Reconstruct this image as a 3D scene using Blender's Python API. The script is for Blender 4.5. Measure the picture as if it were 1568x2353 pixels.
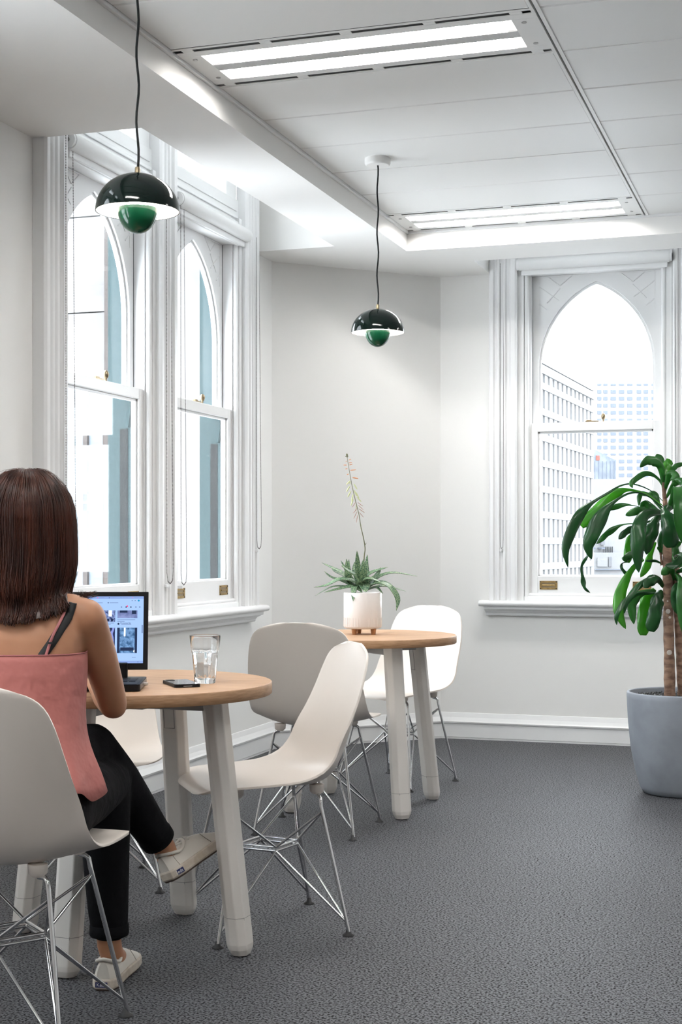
import bpy, bmesh, math, random
from mathutils import Vector, Matrix
from mathutils.bvhtree import BVHTree
R = math.radians
pi = math.pi
sc = bpy.context.scene
for o in list(bpy.data.objects):
    bpy.data.objects.remove(o)
COL = sc.collection

# ---------------------------------------------------------------- camera
FPX, HOR, EYE = 3348.0, 1255.0, 1.115
TH = math.atan(1106.0 / FPX)           # the camera looks this far left of the room's long axis
cam_d = bpy.data.cameras.new('camera')
cam = bpy.data.objects.new('camera', cam_d)
COL.objects.link(cam)
cam.location = (0, 0, EYE)
cam.rotation_euler = (R(90), 0, TH)
cam_d.sensor_fit = 'VERTICAL'
cam_d.sensor_height = 36.0
cam_d.sensor_width = 24.0
cam_d.lens = FPX / 2353.0 * 36.0
cam_d.shift_y = (HOR - 1176.5) / 2353.0
cam_d.clip_end = 3000
sc.camera = cam

# ---------------------------------------------------------------- daylight, exposure
SKY = 7.0
w = bpy.data.worlds.new('overcast')
sc.world = w
w.use_nodes = True
w.node_tree.nodes['Background'].inputs['Color'].default_value = (0.92, 0.96, 1.0, 1)
w.node_tree.nodes['Background'].inputs['Strength'].default_value = SKY
sc.view_settings.view_transform = 'Standard'
sc.view_settings.look = 'None'
sc.view_settings.exposure = 0.76
sc.view_settings.gamma = 1.0
sc.view_settings.use_curve_mapping = False
TUBE = 70.0      # ceiling light tubes
BULB = 60.0      # pendant bulbs

# ---------------------------------------------------------------- helpers
def W(lat, d, z=0.0):
    """surveyed offset (sideways, ahead) of the camera -> room coordinates"""
    c, s = math.cos(TH), math.sin(TH)
    return Vector((lat * c - d * s, lat * s + d * c, z))

def s2l(c):
    return tuple(((x / 12.92) if x <= 0.04045 else ((x + 0.055) / 1.055) ** 2.4) for x in c)

def rgb(r, g, b):
    return s2l((r / 255, g / 255, b / 255)) + (1,)

MATS = {}
def mat(name, col, rough=0.5, metal=0.0, spec=0.5, noise=None, bump=None, coat=0.0, emit=None, trans=0.0, sss=0.0, rough_var=None):
    """noise=(scale, second colour, detail) colour grain; bump=(scale, strength, distance)"""
    m = bpy.data.materials.new(name)
    m.use_nodes = True
    nt = m.node_tree
    p = nt.nodes['Principled BSDF']
    p.inputs['Base Color'].default_value = col
    p.inputs['Roughness'].default_value = rough
    p.inputs['Metallic'].default_value = metal
    p.inputs['Specular IOR Level'].default_value = spec
    p.inputs['Coat Weight'].default_value = coat
    p.inputs['Coat Roughness'].default_value = 0.05
    if trans:
        p.inputs['Transmission Weight'].default_value = trans
    if sss:
        p.inputs['Subsurface Weight'].default_value = sss
        p.inputs['Subsurface Radius'].default_value = (0.02, 0.008, 0.004)
    if emit:
        p.inputs['Emission Color'].default_value = emit[0]
        p.inputs['Emission Strength'].default_value = emit[1]
    tc = None
    if noise or bump:
        tc = nt.nodes.new('ShaderNodeTexCoord')
    if noise:
        n = nt.nodes.new('ShaderNodeTexNoise')
        n.inputs['Scale'].default_value = noise[0]
        n.inputs['Detail'].default_value = noise[2] if len(noise) > 2 else 4
        mx = nt.nodes.new('ShaderNodeMix')
        mx.data_type = 'RGBA'
        mx.inputs['A'].default_value = col
        mx.inputs['B'].default_value = noise[1]
        rp = nt.nodes.new('ShaderNodeValToRGB')
        rp.color_ramp.elements[0].position = 0.4
        rp.color_ramp.elements[1].position = 0.62
        nt.links.new(tc.outputs['Object'], n.inputs['Vector'])
        nt.links.new(n.outputs['Fac'], rp.inputs['Fac'])
        nt.links.new(rp.outputs['Color'], mx.inputs['Factor'])
        nt.links.new(mx.outputs['Result'], p.inputs['Base Color'])
    if bump:
        n2 = nt.nodes.new('ShaderNodeTexNoise')
        n2.inputs['Scale'].default_value = bump[0]
        n2.inputs['Detail'].default_value = 3
        b = nt.nodes.new('ShaderNodeBump')
        b.inputs['Strength'].default_value = bump[1]
        b.inputs['Distance'].default_value = bump[2]
        nt.links.new(tc.outputs['Object'], n2.inputs['Vector'])
        nt.links.new(n2.outputs['Fac'], b.inputs['Height'])
        nt.links.new(b.outputs['Normal'], p.inputs['Normal'])
    MATS[name] = m
    return m

def emat(name, col, strength):
    m = bpy.data.materials.new(name)
    m.use_nodes = True
    nt = m.node_tree
    nt.nodes.remove(nt.nodes['Principled BSDF'])
    e = nt.nodes.new('ShaderNodeEmission')
    e.inputs['Color'].default_value = col
    e.inputs['Strength'].default_value = strength
    nt.links.new(e.outputs[0], nt.nodes['Material Output'].inputs['Surface'])
    MATS[name] = m
    return m

def stretch(m, scale):
    """stretch an existing material's noise along axes (wood grain, brushed streaks)"""
    nt = m.node_tree
    for n in list(nt.nodes):
        if n.type == 'TEX_NOISE':
            mp = nt.nodes.new('ShaderNodeMapping')
            mp.inputs['Scale'].default_value = scale
            src = n.inputs['Vector'].links[0].from_socket
            nt.links.new(src, mp.inputs['Vector'])
            nt.links.new(mp.outputs[0], n.inputs['Vector'])
    return m

class MB:
    """collects shapes of one part, then links them as one mesh object"""
    def __init__(s):
        s.v, s.f, s.sm = [], [], []
    def add(s, vs, fs, smooth=False):
        o = len(s.v)
        s.v += [tuple(v) for v in vs]
        s.f += [tuple(i + o for i in f) for f in fs]
        s.sm += [smooth] * len(fs)
        return s
    def box(s, x0, x1, y0, y1, z0, z1):
        x0, x1 = min(x0, x1), max(x0, x1)
        y0, y1 = min(y0, y1), max(y0, y1)
        z0, z1 = min(z0, z1), max(z0, z1)
        vs = [(x, y, z) for z in (z0, z1) for y in (y0, y1) for x in (x0, x1)]
        return s.add(vs, [(0, 2, 3, 1), (4, 5, 7, 6), (0, 1, 5, 4), (2, 6, 7, 3), (0, 4, 6, 2), (1, 3, 7, 5)])
    def loft(s, rings, cap=True, closed=True, smooth=True):
        n = len(rings[0])
        vs = [p for r in rings for p in r]
        fs = []
        for i in range(len(rings) - 1):
            for j in range(n if closed else n - 1):
                k = (j + 1) % n
                fs.append((i * n + j, i * n + k, (i + 1) * n + k, (i + 1) * n + j))
        s.add(vs, fs, smooth)
        if cap and closed:
            s.add(rings[0], [tuple(reversed(range(n)))])
            s.add(rings[-1], [tuple(range(n))])
        return s
    def lathe(s, prof, n=32, c=(0, 0, 0), smooth=True, cap=True):
        rings = [[(c[0] + r * math.cos(2 * pi * j / n), c[1] + r * math.sin(2 * pi * j / n), c[2] + z) for j in range(n)] for r, z in prof]
        return s.loft(rings, cap=cap, smooth=smooth)
    def tube(s, pts, rad, n=8, smooth=True, cap=True):
        pts = [Vector(p) for p in pts]
        rads = rad if isinstance(rad, (list, tuple)) else [rad] * len(pts)
        rings = []
        up = None
        for i, p in enumerate(pts):
            t = (pts[min(i + 1, len(pts) - 1)] - pts[max(i - 1, 0)])
            if t.length < 1e-9:
                t = Vector((0, 0, 1))
            t.normalize()
            if up is None:
                up = Vector((0, 0, 1)) if abs(t.z) < 0.9 else Vector((1, 0, 0))
            a = up - t * up.dot(t)
            if a.length < 1e-6:
                a = t.orthogonal()
            a.normalize()
            up = a
            b = t.cross(a)
            r = rads[i]
            rx, ry = (r, r) if not isinstance(r, tuple) else r
            rings.append([p + a * (ry * math.cos(2 * pi * j / n)) + b * (rx * math.sin(2 * pi * j / n)) for j in range(n)])
        return s.loft(rings, cap=cap, smooth=smooth)
    def prism(s, poly, axis, a0, a1, smooth=False):
        """poly: 2D outline; extruded along axis ('x','y','z') from a0 to a1"""
        def P(u, v, a):
            return {'x': (a, u, v), 'y': (u, a, v), 'z': (u, v, a)}[axis]
        n = len(poly)
        s.loft([[P(u, v, a0) for u, v in poly], [P(u, v, a1) for u, v in poly]], cap=True, smooth=smooth)
        return s
    def sphere(s, c, r, n=12, m=8):
        rx, ry, rz = r if isinstance(r, tuple) else (r, r, r)
        rings = []
        for i in range(1, m):
            a = pi * i / m
            rings.append([(c[0] + rx * math.sin(a) * math.cos(2 * pi * j / n), c[1] + ry * math.sin(a) * math.sin(2 * pi * j / n), c[2] - rz * math.cos(a)) for j in range(n)])
        return s.loft(rings, cap=True)
    def mesh(s, name):
        me = bpy.data.meshes.new(name)
        me.from_pydata(s.v, [], s.f)
        me.polygons.foreach_set('use_smooth', s.sm)
        bm = bmesh.new()
        bm.from_mesh(me)
        bmesh.ops.recalc_face_normals(bm, faces=bm.faces)
        bm.to_mesh(me)
        bm.free()
        me.update()
        return me
    def build(s, name, m, parent=None, bevel=0.0, seg=2, loc=None, rot=None, sub=0, angle=30):
        me = s.mesh(name)
        return link(name, me, m, parent, bevel, seg, loc, rot, sub, angle)

def link(name, me, m, parent=None, bevel=0.0, seg=2, loc=None, rot=None, sub=0, angle=30):
    if m is not None and not me.materials:
        me.materials.append(MATS[m] if isinstance(m, str) else m)
    o = bpy.data.objects.new(name, me)
    COL.objects.link(o)
    if parent:
        o.parent = parent
    if loc is not None:
        o.location = loc
    if rot is not None:
        o.rotation_euler = rot
    if bevel:
        b = o.modifiers.new('bevel', 'BEVEL')
        b.width = bevel
        b.segments = seg
        b.limit_method = 'ANGLE'
        b.angle_limit = R(angle)
    if sub:
        b = o.modifiers.new('sub', 'SUBSURF')
        b.levels = sub
        b.render_levels = sub
    return o

def tag(o, label, cat=None, group=None, kind=None):
    o['label'] = label
    if cat:
        o['category'] = cat
    if group:
        o['group'] = group
    if kind:
        o['kind'] = kind
    return o

def empty(name, loc=(0, 0, 0), rz=0.0):
    o = bpy.data.objects.new(name, None)
    COL.objects.link(o)
    o.location = loc
    o.rotation_euler = (0, 0, rz)
    o.empty_display_size = 0.1
    return o

def copy_tree(o, parent=None):
    c = o.copy()
    COL.objects.link(c)
    c.parent = parent
    for ch in list(o.children):
        copy_tree(ch, c)
    return c

def crom(pts, n):
    """smooth curve through points"""
    pts = [Vector(p) for p in pts]
    if len(pts) == 2:
        return [pts[0].lerp(pts[1], i / n) for i in range(n + 1)]
    out = []
    m = len(pts) - 1
    for k in range(n + 1):
        t = k / n * m
        i = min(int(t), m - 1)
        f = t - i
        p0, p1, p2, p3 = pts[max(i - 1, 0)], pts[i], pts[i + 1], pts[min(i + 2, m)]
        out.append(0.5 * ((2 * p1) + (p2 - p0) * f + (2 * p0 - 5 * p1 + 4 * p2 - p3) * f * f + (3 * p1 - p0 - 3 * p2 + p3) * f ** 3))
    return out

def text_mesh(txt, size, extrude=0.0005):
    cu = bpy.data.curves.new('lettering', 'FONT')
    cu.body = txt
    cu.size = size
    cu.extrude = extrude
    cu.align_x = 'CENTER'
    cu.align_y = 'CENTER'
    t = bpy.data.objects.new('lettering', cu)
    COL.objects.link(t)
    dg = bpy.context.evaluated_depsgraph_get()
    me = bpy.data.meshes.new_from_object(t.evaluated_get(dg))
    bpy.data.objects.remove(t)
    return me

# ---------------------------------------------------------------- materials
mat('wall_paint', (0.85, 0.84, 0.82, 1), 0.75, bump=(220, 0.04, 0.002))
mat('ceiling_paint', (0.86, 0.85, 0.83, 1), 0.8)
mat('panel_metal', (0.84, 0.84, 0.825, 1), 0.45, bump=(900, 0.12, 0.001))
mat('groove', (0.16, 0.16, 0.17, 1), 0.7)
mat('trim_gloss', (0.84, 0.84, 0.84, 1), 0.28)
mat('slot_black', (0.006, 0.006, 0.006, 1), 0.6)
mat('reflector', (0.85, 0.85, 0.85, 1), 0.25, metal=0.4)
mat('perforated', (0.45, 0.45, 0.44, 1), 0.4, noise=(1500, (0.7, 0.7, 0.69, 1)))
emat('tube_light', (1.0, 0.98, 0.95, 1), TUBE)
emat('bulb_light', (1.0, 0.93, 0.84, 1), BULB)
m = mat('carpet', (0.006, 0.006, 0.007, 1), 0.55, spec=0.3, noise=(160, (0.060, 0.0635, 0.075, 1), 3), bump=(160, 0.6, 0.004))
nt = m.node_tree
p = nt.nodes['Principled BSDF']
p.inputs['Sheen Weight'].default_value = 0.15
p.inputs['Sheen Roughness'].default_value = 0.4
rp = [n for n in nt.nodes if n.type == 'VALTORGB'][0]
rp.color_ramp.elements[0].position = 0.42
rp.color_ramp.elements[1].position = 0.58
sp = nt.nodes.new('ShaderNodeMath')      # only the pale fibres shine
sp.operation = 'MULTIPLY'
sp.inputs[1].default_value = 0.62
nt.links.new(rp.outputs['Color'], sp.inputs[0])
nt.links.new(sp.outputs[0], p.inputs['Specular IOR Level'])
m = mat('oak_top', (0.50, 0.31, 0.185, 1), 0.5, spec=0.35, noise=(14, (0.40, 0.235, 0.13, 1), 6))
stretch(m, (0.35, 6, 1))
m = mat('oak_edge', (0.40, 0.235, 0.125, 1), 0.5, noise=(22, (0.30, 0.165, 0.08, 1), 6))
stretch(m, (1, 1, 9))
mat('leg_paint', (0.70, 0.665, 0.625, 1), 0.35)
mat('leg_seam', (0.25, 0.24, 0.23, 1), 0.6)
mat('bracket_grey', (0.38, 0.375, 0.37, 1), 0.45)
mat('shell_plastic', (0.78, 0.71, 0.645, 1), 0.33)
mat('chrome', (0.72, 0.72, 0.73, 1), 0.10, metal=1.0)
mat('black_rubber', (0.012, 0.012, 0.013, 1), 0.5)
mat('enamel_dark', (0.002, 0.008, 0.006, 1), 0.09, spec=0.35)
mat('enamel_green', (0.003, 0.05, 0.022, 1), 0.12, spec=0.4)
mat('enamel_white', (0.86, 0.85, 0.83, 1), 0.35)
mat('brass_tarnish', (0.30, 0.235, 0.15, 1), 0.32, metal=0.9)
mat('brass', (0.42, 0.29, 0.115, 1), 0.33, metal=0.85, noise=(60, (0.30, 0.2, 0.08, 1)))
mat('cord_black', (0.005, 0.006, 0.006, 1), 0.7)
mat('blind_fabric', (0.80, 0.80, 0.795, 1), 0.7)
mat('blind_plastic', (0.82, 0.82, 0.82, 1), 0.4)
mat('bead_metal', (0.07, 0.065, 0.06, 1), 0.5)
mat('concrete', (0.29, 0.315, 0.355, 1), 0.7, noise=(7, (0.24, 0.26, 0.295, 1), 6), bump=(60, 0.08, 0.002))
mat('soil_black', (0.006, 0.006, 0.006, 1), 0.45)
mat('ceramic', (0.84, 0.79, 0.76, 1), 0.3)
mat('wood_peg', (0.35, 0.155, 0.06, 1), 0.5)
m = mat('bark', (0.27, 0.165, 0.11, 1), 0.8, noise=(20, (0.12, 0.065, 0.042, 1), 6), bump=(60, 0.5, 0.004))
stretch(m, (1, 1, 2.2))
mat('bark_spot', (0.55, 0.5, 0.45, 1), 0.8)
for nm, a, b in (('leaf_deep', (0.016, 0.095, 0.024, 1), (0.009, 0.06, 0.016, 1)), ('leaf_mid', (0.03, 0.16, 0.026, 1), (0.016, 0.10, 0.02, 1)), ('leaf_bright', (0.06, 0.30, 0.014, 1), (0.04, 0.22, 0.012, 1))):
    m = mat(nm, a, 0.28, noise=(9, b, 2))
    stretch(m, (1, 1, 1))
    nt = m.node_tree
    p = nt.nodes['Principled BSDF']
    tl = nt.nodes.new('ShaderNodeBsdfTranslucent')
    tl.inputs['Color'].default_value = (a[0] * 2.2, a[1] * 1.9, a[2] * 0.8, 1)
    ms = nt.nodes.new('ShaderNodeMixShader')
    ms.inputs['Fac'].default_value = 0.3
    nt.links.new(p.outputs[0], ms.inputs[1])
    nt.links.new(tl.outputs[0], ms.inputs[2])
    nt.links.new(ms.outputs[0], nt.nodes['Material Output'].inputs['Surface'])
m = mat('aloe', (0.016, 0.085, 0.042, 1), 0.38, noise=(190, (0.26, 0.36, 0.20, 1), 2))
stretch(m, (1, 1, 1.6))
mat('stalk', (0.12, 0.12, 0.05, 1), 0.6)
mat('bud_pale', (0.62, 0.66, 0.36, 1), 0.55)
mat('bud_orange', (0.68, 0.30, 0.14, 1), 0.55)
mat('bud_dry', (0.42, 0.22, 0.17, 1), 0.7)
mat('skin', (0.42, 0.205, 0.112, 1), 0.5, noise=(6, (0.38, 0.175, 0.09, 1), 3), sss=0.08)
m = mat('hair', (0.055, 0.0165, 0.009, 1), 0.38, spec=0.22, noise=(40, (0.018, 0.006, 0.004, 1), 4))
stretch(m, (1, 1, 0.08))
mat('camisole', (0.42, 0.145, 0.125, 1), 0.75, bump=(14, 0.45, 0.03))
mat('strap_black', (0.008, 0.008, 0.009, 1), 0.7)
mat('strap_pink', (0.36, 0.12, 0.12, 1), 0.6)
mat('denim_black', (0.004, 0.004, 0.005, 1), 0.9, spec=0.12, bump=(25, 0.3, 0.02))
mat('shoe_white', (0.62, 0.58, 0.52, 1), 0.5, bump=(50, 0.1, 0.004))
mat('shoe_sole', (0.58, 0.52, 0.45, 1), 0.6, noise=(30, (0.44, 0.37, 0.29, 1)))
mat('outsole', (0.07, 0.045, 0.035, 1), 0.8)
mat('stitch', (0.33, 0.29, 0.25, 1), 0.7)
mat('label_blue', (0.008, 0.014, 0.09, 1), 0.5)
mat('label_white', (0.75, 0.75, 0.75, 1), 0.5)
mat('eye_white', (0.75, 0.73, 0.7, 1), 0.2)
mat('lip', (0.35, 0.09, 0.07, 1), 0.45)
mat('laptop_black', (0.005, 0.005, 0.006, 1), 0.45, spec=0.2)
mat('laptop_deck', (0.010, 0.011, 0.013, 1), 0.5, spec=0.25)
mat('laptop_side', (0.13, 0.125, 0.12, 1), 0.3, metal=0.6)
mat('phone_glass', (0.006, 0.006, 0.007, 1), 0.18, spec=0.25)
mat('usb_metal', (0.7, 0.68, 0.65, 1), 0.3, metal=0.8)
m = mat('glass_clear', (1, 1, 1, 1), 0.0, trans=1.0)
m.node_tree.nodes['Principled BSDF'].inputs['IOR'].default_value = 1.48
m = mat('water', (1, 1, 1, 1), 0.0, trans=1.0)
m.node_tree.nodes['Principled BSDF'].inputs['IOR'].default_value = 1.33

def pane_mat(name, tint, dust=0.0):
    """thin window glass: clear with a mirror share that grows at grazing angles, a little dust"""
    m = bpy.data.materials.new(name)
    m.use_nodes = True
    nt = m.node_tree
    nt.nodes.remove(nt.nodes['Principled BSDF'])
    t = nt.nodes.new('ShaderNodeBsdfTransparent')
    t.inputs['Color'].default_value = tint
    g = nt.nodes.new('ShaderNodeBsdfGlossy')
    g.inputs['Roughness'].default_value = 0.02
    lw = nt.nodes.new('ShaderNodeLayerWeight')
    pw = nt.nodes.new('ShaderNodeMath')
    pw.operation = 'POWER'
    pw.inputs[1].default_value = 4.0
    nt.links.new(lw.outputs['Facing'], pw.inputs[0])
    f = nt.nodes.new('ShaderNodeMath')
    f.operation = 'MULTIPLY_ADD'
    f.inputs[1].default_value = 0.45
    f.inputs[2].default_value = 0.03
    nt.links.new(pw.outputs[0], f.inputs[0])
    mx = nt.nodes.new('ShaderNodeMixShader')
    nt.links.new(f.outputs[0], mx.inputs[0])
    nt.links.new(t.outputs[0], mx.inputs[1])
    nt.links.new(g.outputs[0], mx.inputs[2])
    out = mx
    if dust:
        d = nt.nodes.new('ShaderNodeBsdfDiffuse')
        d.inputs['Color'].default_value = (0.8, 0.83, 0.86, 1)
        n = nt.nodes.new('ShaderNodeTexNoise')
        n.inputs['Scale'].default_value = 260
        mr = nt.nodes.new('ShaderNodeMapRange')
        mr.inputs['From Min'].default_value = 0.55
        mr.inputs['From Max'].default_value = 0.75
        mr.inputs['To Min'].default_value = dust * 0.4
        mr.inputs['To Max'].default_value = dust * 2.5
        tc = nt.nodes.new('ShaderNodeTexCoord')
        nt.links.new(tc.outputs['Object'], n.inputs['Vector'])
        nt.links.new(n.outputs['Fac'], mr.inputs['Value'])
        m2 = nt.nodes.new('ShaderNodeMixShader')
        nt.links.new(mr.outputs[0], m2.inputs[0])
        nt.links.new(mx.outputs[0], m2.inputs[1])
        nt.links.new(d.outputs[0], m2.inputs[2])
        out = m2
    nt.links.new(out.outputs[0], nt.nodes['Material Output'].inputs['Surface'])
    MATS[name] = m
pane_mat('pane', (0.97, 0.99, 1.0, 1), 0.03)
# outside
mat('stone_cream', (0.125, 0.12, 0.119, 1), 0.9, noise=(3, (0.105, 0.10, 0.098, 1), 5))
mat('stone_joint', (0.06, 0.056, 0.053, 1), 0.9)
mat('stone_brown', (0.042, 0.034, 0.031, 1), 0.9, noise=(30, (0.034, 0.027, 0.025, 1), 4))
mat('paint_teal', (0.022, 0.046, 0.050, 1), 0.45, spec=0.2)
mat('paint_slate', (0.006, 0.008, 0.0095, 1), 0.5, spec=0.2, noise=(400, (0.009, 0.011, 0.0125, 1)))
mat('sky_glass', (0.115, 0.135, 0.155, 1), 0.3, spec=0.2)
mat('facade_white', (0.1741, 0.1741, 0.1764, 1), 0.8)
mat('facade_glass', (0.115, 0.12, 0.13, 1), 0.6, spec=0.2)
mat('tower_white', (0.1782, 0.1805, 0.1823, 1), 0.8)
mat('tower_window', (0.0527, 0.0670, 0.0972, 1), 0.3)
mat('curtain_glass', (0.0527, 0.0670, 0.0914, 1), 0.25, noise=(0.4, (0.10, 0.118, 0.14, 1), 5))
mat('sign_red', (0.1521, 0.0324, 0.0203, 1), 0.6)
mat('roof_white', (0.1701, 0.1724, 0.1764, 1), 0.8)
# ================================================================ room shell
XL, YB = -2.875, 8.235            # left wall face, back wall face
XR, YF = 3.3, -2.8                # room goes on past the frame
ZC, ZS = 2.78, 2.68               # tray ceiling, soffit
TX, TY = -2.093, 7.446            # tray corner
CH0, CH1 = 7.49, -2.11            # chamfered corner: (XL, CH0) -> (CH1, YB)
TOP = 3.45
floor_poly = [(XL - .3, YF - .3), (XR + .3, YF - .3), (XR + .3, YB + .3), (XL - .3, YB + .3)]
o = MB().prism(floor_poly, 'z', -0.12, 0.0).build('floor', 'carpet')
tag(o, 'dark grey speckled carpet floor of the whole room', 'floor', kind='structure')

# left wall with the opening of the double window
WY0, WY1, WZ0, WZ1 = 4.99, 7.06, 0.74, 3.25
b = MB()
# the double window again, added out of view nearer the viewer for fill daylight
BACK = (0.0, -3.55)
edges = sorted([(WY0 + d_, WY1 + d_) for d_ in BACK])
ya = YF
for e0, e1 in edges:
    b.box(XL - .22, XL, ya, e0, 0, TOP).box(XL - .22, XL, e0, e1, 0, WZ0).box(XL - .22, XL, e0, e1, WZ1, TOP)
    ya = e1
b.box(XL - .22, XL, ya, CH0, 0, TOP)
tag(b.build('wall_left', 'wall_paint'), 'white painted wall with the double arched window', 'wall', kind='structure')
# back wall
BX0, BX1 = -1.75, -0.68
b = MB()
b.box(CH1, BX0, YB, YB + .22, 0, TOP).box(BX1, XR, YB, YB + .22, 0, TOP).box(BX0, BX1, YB, YB + .22, 0, WZ0).box(BX0, BX1, YB, YB + .22, WZ1, TOP)
tag(b.build('wall_back', 'wall_paint'), 'white painted end wall with the single arched window', 'wall', kind='structure')
b = MB()
d = .16
b.prism([(XL, CH0), (CH1, YB), (CH1, YB + .22), (XL - .22, CH0)], 'z', 0, TOP)
tag(b.build('wall_corner', 'wall_paint'), 'white splayed wall cutting off the corner between both windows', 'wall', kind='structure')
tag(MB().box(XR, XR + .2, YF, YB, 0, TOP).build('wall_right', 'wall_paint'), 'plain white wall to the right, outside the picture', 'wall', kind='structure')
tag(MB().box(XL, XR, YF - .2, YF, 0, TOP).build('wall_front', 'wall_paint'), 'plain white wall behind the viewer', 'wall', kind='structure')

# ---------------------------------------------------------------- ceiling: tray of metal panels, lower plaster soffit round it
ceil = empty('ceiling')
tag(ceil, 'white panelled tray ceiling with a lower plaster border', 'ceiling', kind='structure')
PX0, PX1, PY0, PY1 = -2.419, -0.40, 4.94, 7.21      # window pockets in the soffit
QX0, QX1, QY0 = -1.813, -0.42, 7.82
b = MB()
ya = YF
for d_ in sorted(BACK):
    b.box(XL - .1, TX, ya, PY0 + d_, ZS, ZC + .12)
    b.box(PX0, TX, PY0 + d_, PY1 + d_, ZS, ZC + .12)
    ya = PY1 + d_
    if d_ < 0:
        b.box(PX0, PX0 + .02, PY0 + d_, PY1 + d_, ZC + .12, TOP).box(XL, PX0, PY0 - .02 + d_, PY0 + d_, ZC + .12, TOP).box(XL, PX0, PY1 + d_, PY1 + .02 + d_, ZC + .12, TOP)
b.box(XL - .1, TX, PY1, YB + .1, ZS, ZC + .12)
b.box(TX, XR, TY, QY0, ZS, ZC + .12)
b.box(TX, QX0, QY0, YB + .1, ZS, ZC + .12)
b.box(QX1, XR, QY0, YB + .1, ZS, ZC + .12)
b.box(PX0, PX0 + .02, PY0, PY1, ZC + .12, TOP).box(XL, PX0, PY0 - .02, PY0, ZC + .12, TOP).box(XL, PX0, PY1, PY1 + .02, ZC + .12, TOP)
b.box(QX0 - .02, QX0, QY0, YB, ZC + .12, TOP).box(QX1, QX1 + .02, QY0, YB, ZC + .12, TOP).box(QX0, QX1, QY0 - .02, QY0, ZC + .12, TOP)
b.build('soffit', 'ceiling_paint', ceil)
MB().box(XL - .3, XR + .3, YF - .3, YB + .3, TOP, TOP + .1).build('roof_slab', 'ceiling_paint', ceil)
MB().box(TX, XR, YF, TY, ZC + .06, ZC + .09).build('ceiling_backing', 'groove', ceil)
ROW = (TY - 4.893) / 6.0
BAY = TX + 0.012
xb = [TX + .012]
xg = [-0.846 + 1.247 * i for i in range(4)]
bays = [(TX + .014, xg[0] - .014)] + [(xg[i] + .014, xg[i + 1] - .014) for i in range(3)]
rows = []
k = 0
while TY - (k + 1) * ROW > YF:
    rows.append((TY - (k + 1) * ROW, TY - k * ROW))
    k += 1
lights = {(0, 0), (0, 6), (0, 12), (0, 18), (2, 0), (2, 6), (2, 12), (2, 18)}
pm = {}
for bi, (x0, x1) in enumerate(bays):
    for ri, (y0, y1) in enumerate(rows):
        if (bi, ri) in lights:
            continue
        key = round(x1 - x0, 4)
        if key not in pm:
            L, D = (x1 - x0), ROW - .007
            mb = MB()
            e = .004
            mb.loft([[(0, 0, .012), (L, 0, .012), (L, D, .012), (0, D, .012)], [(0, 0, e), (L, 0, e), (L, D, e), (0, D, e)], [(e, e, 0), (L - e, e, 0), (L - e, D - e, 0), (e, D - e, 0)]], smooth=False)
            pm[key] = mb.mesh('panel')
        link('panel', pm[key], 'panel_metal', ceil, loc=(x0, y0 + .0035, ZC))
# grid bars: wide main runner with a centre groove, thin cross runners
for x in xg:
    MB().box(x - .014, x - .003, YF, TY, ZC - .003, ZC + .012).box(x + .005, x + .018, YF, TY, ZC - .003, ZC + .012).build('grid_runner', 'panel_metal', ceil)
for k in (3, 6, 9, 12, 15, 18, 21):
    y = TY - k * ROW
    for x0, x1 in bays:
        MB().box(x0, x1, y - .006, y + .002, ZC - .002, ZC + .012).build('cross_runner', 'panel_metal', ceil)
MB().box(TX, TX + .014, YF, TY, ZC - .012, ZC + .004).box(TX, XR, TY - .012, TY, ZC - .012, ZC + .004).build('edge_angle', 'trim_gloss', ceil, bevel=.002)

# ---------------------------------------------------------------- baseboards
bb = [(0, 0), (.016, 0), (.016, .010), (.019, .012), (.019, .088), (.026, .092), (.028, .100), (.022, .108), (.012, .125), (.004, .150), (0, .152)]
def baseboard(name, p0, p1, nrm, lab):
    p0, p1, nrm = Vector(p0), Vector(p1), Vector(nrm)
    mb = MB()
    t = (p1 - p0).normalized()
    r0 = [(p0.x + nrm.x * a, p0.y + nrm.y * a, z) for a, z in bb]
    r1 = [(p1.x + nrm.x * a, p1.y + nrm.y * a, z) for a, z in bb]
    mb.loft([r0, r1], smooth=False)
    tag(mb.build(name, 'trim_gloss'), lab, 'baseboard', kind='structure')
s2 = math.sqrt(.5)
cd = Vector((CH1 - XL, YB - CH0)).normalized()
baseboard('baseboard_left', (XL, YF), (XL, CH0 + .002), (1, 0), 'moulded white baseboard under the double window')
baseboard('baseboard_corner', (XL, CH0), (CH1, YB), (cd.y, -cd.x), 'moulded white baseboard along the splayed corner wall')
baseboard('baseboard_back', (CH1 - .002, YB), (XR, YB), (0, -1), 'moulded white baseboard along the end wall')
MB_dark = MB().box(XL, XL + .021, YF, CH0, .0, .006)

# ---------------------------------------------------------------- windows
# local frame of a window: x along the wall (to the right seen from inside), y outward, z up; the wall face is y = 0
def arch_pts(hw, zs, za, n=14):
    c = ((za - zs) ** 2 - hw * hw) / (2 * hw)
    r = hw + c
    a1 = math.acos(c / r)
    right = [(-c + r * math.cos(a1 * i / n), zs + r * math.sin(a1 * i / n)) for i in range(n + 1)]
    return right

def ring_panel(mb, inner, outer, y0, y1):
    """solid frame between two open polylines of equal length (x, z), front y0 to back y1"""
    n = len(inner)
    rings = []
    for i in range(n):
        (a, b_), (c, d_) = inner[i], outer[i]
        rings.append([(a, y0, b_), (c, y0, d_), (c, y1, d_), (a, y1, b_)])
    mb.loft(rings, cap=True, smooth=False)

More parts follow.
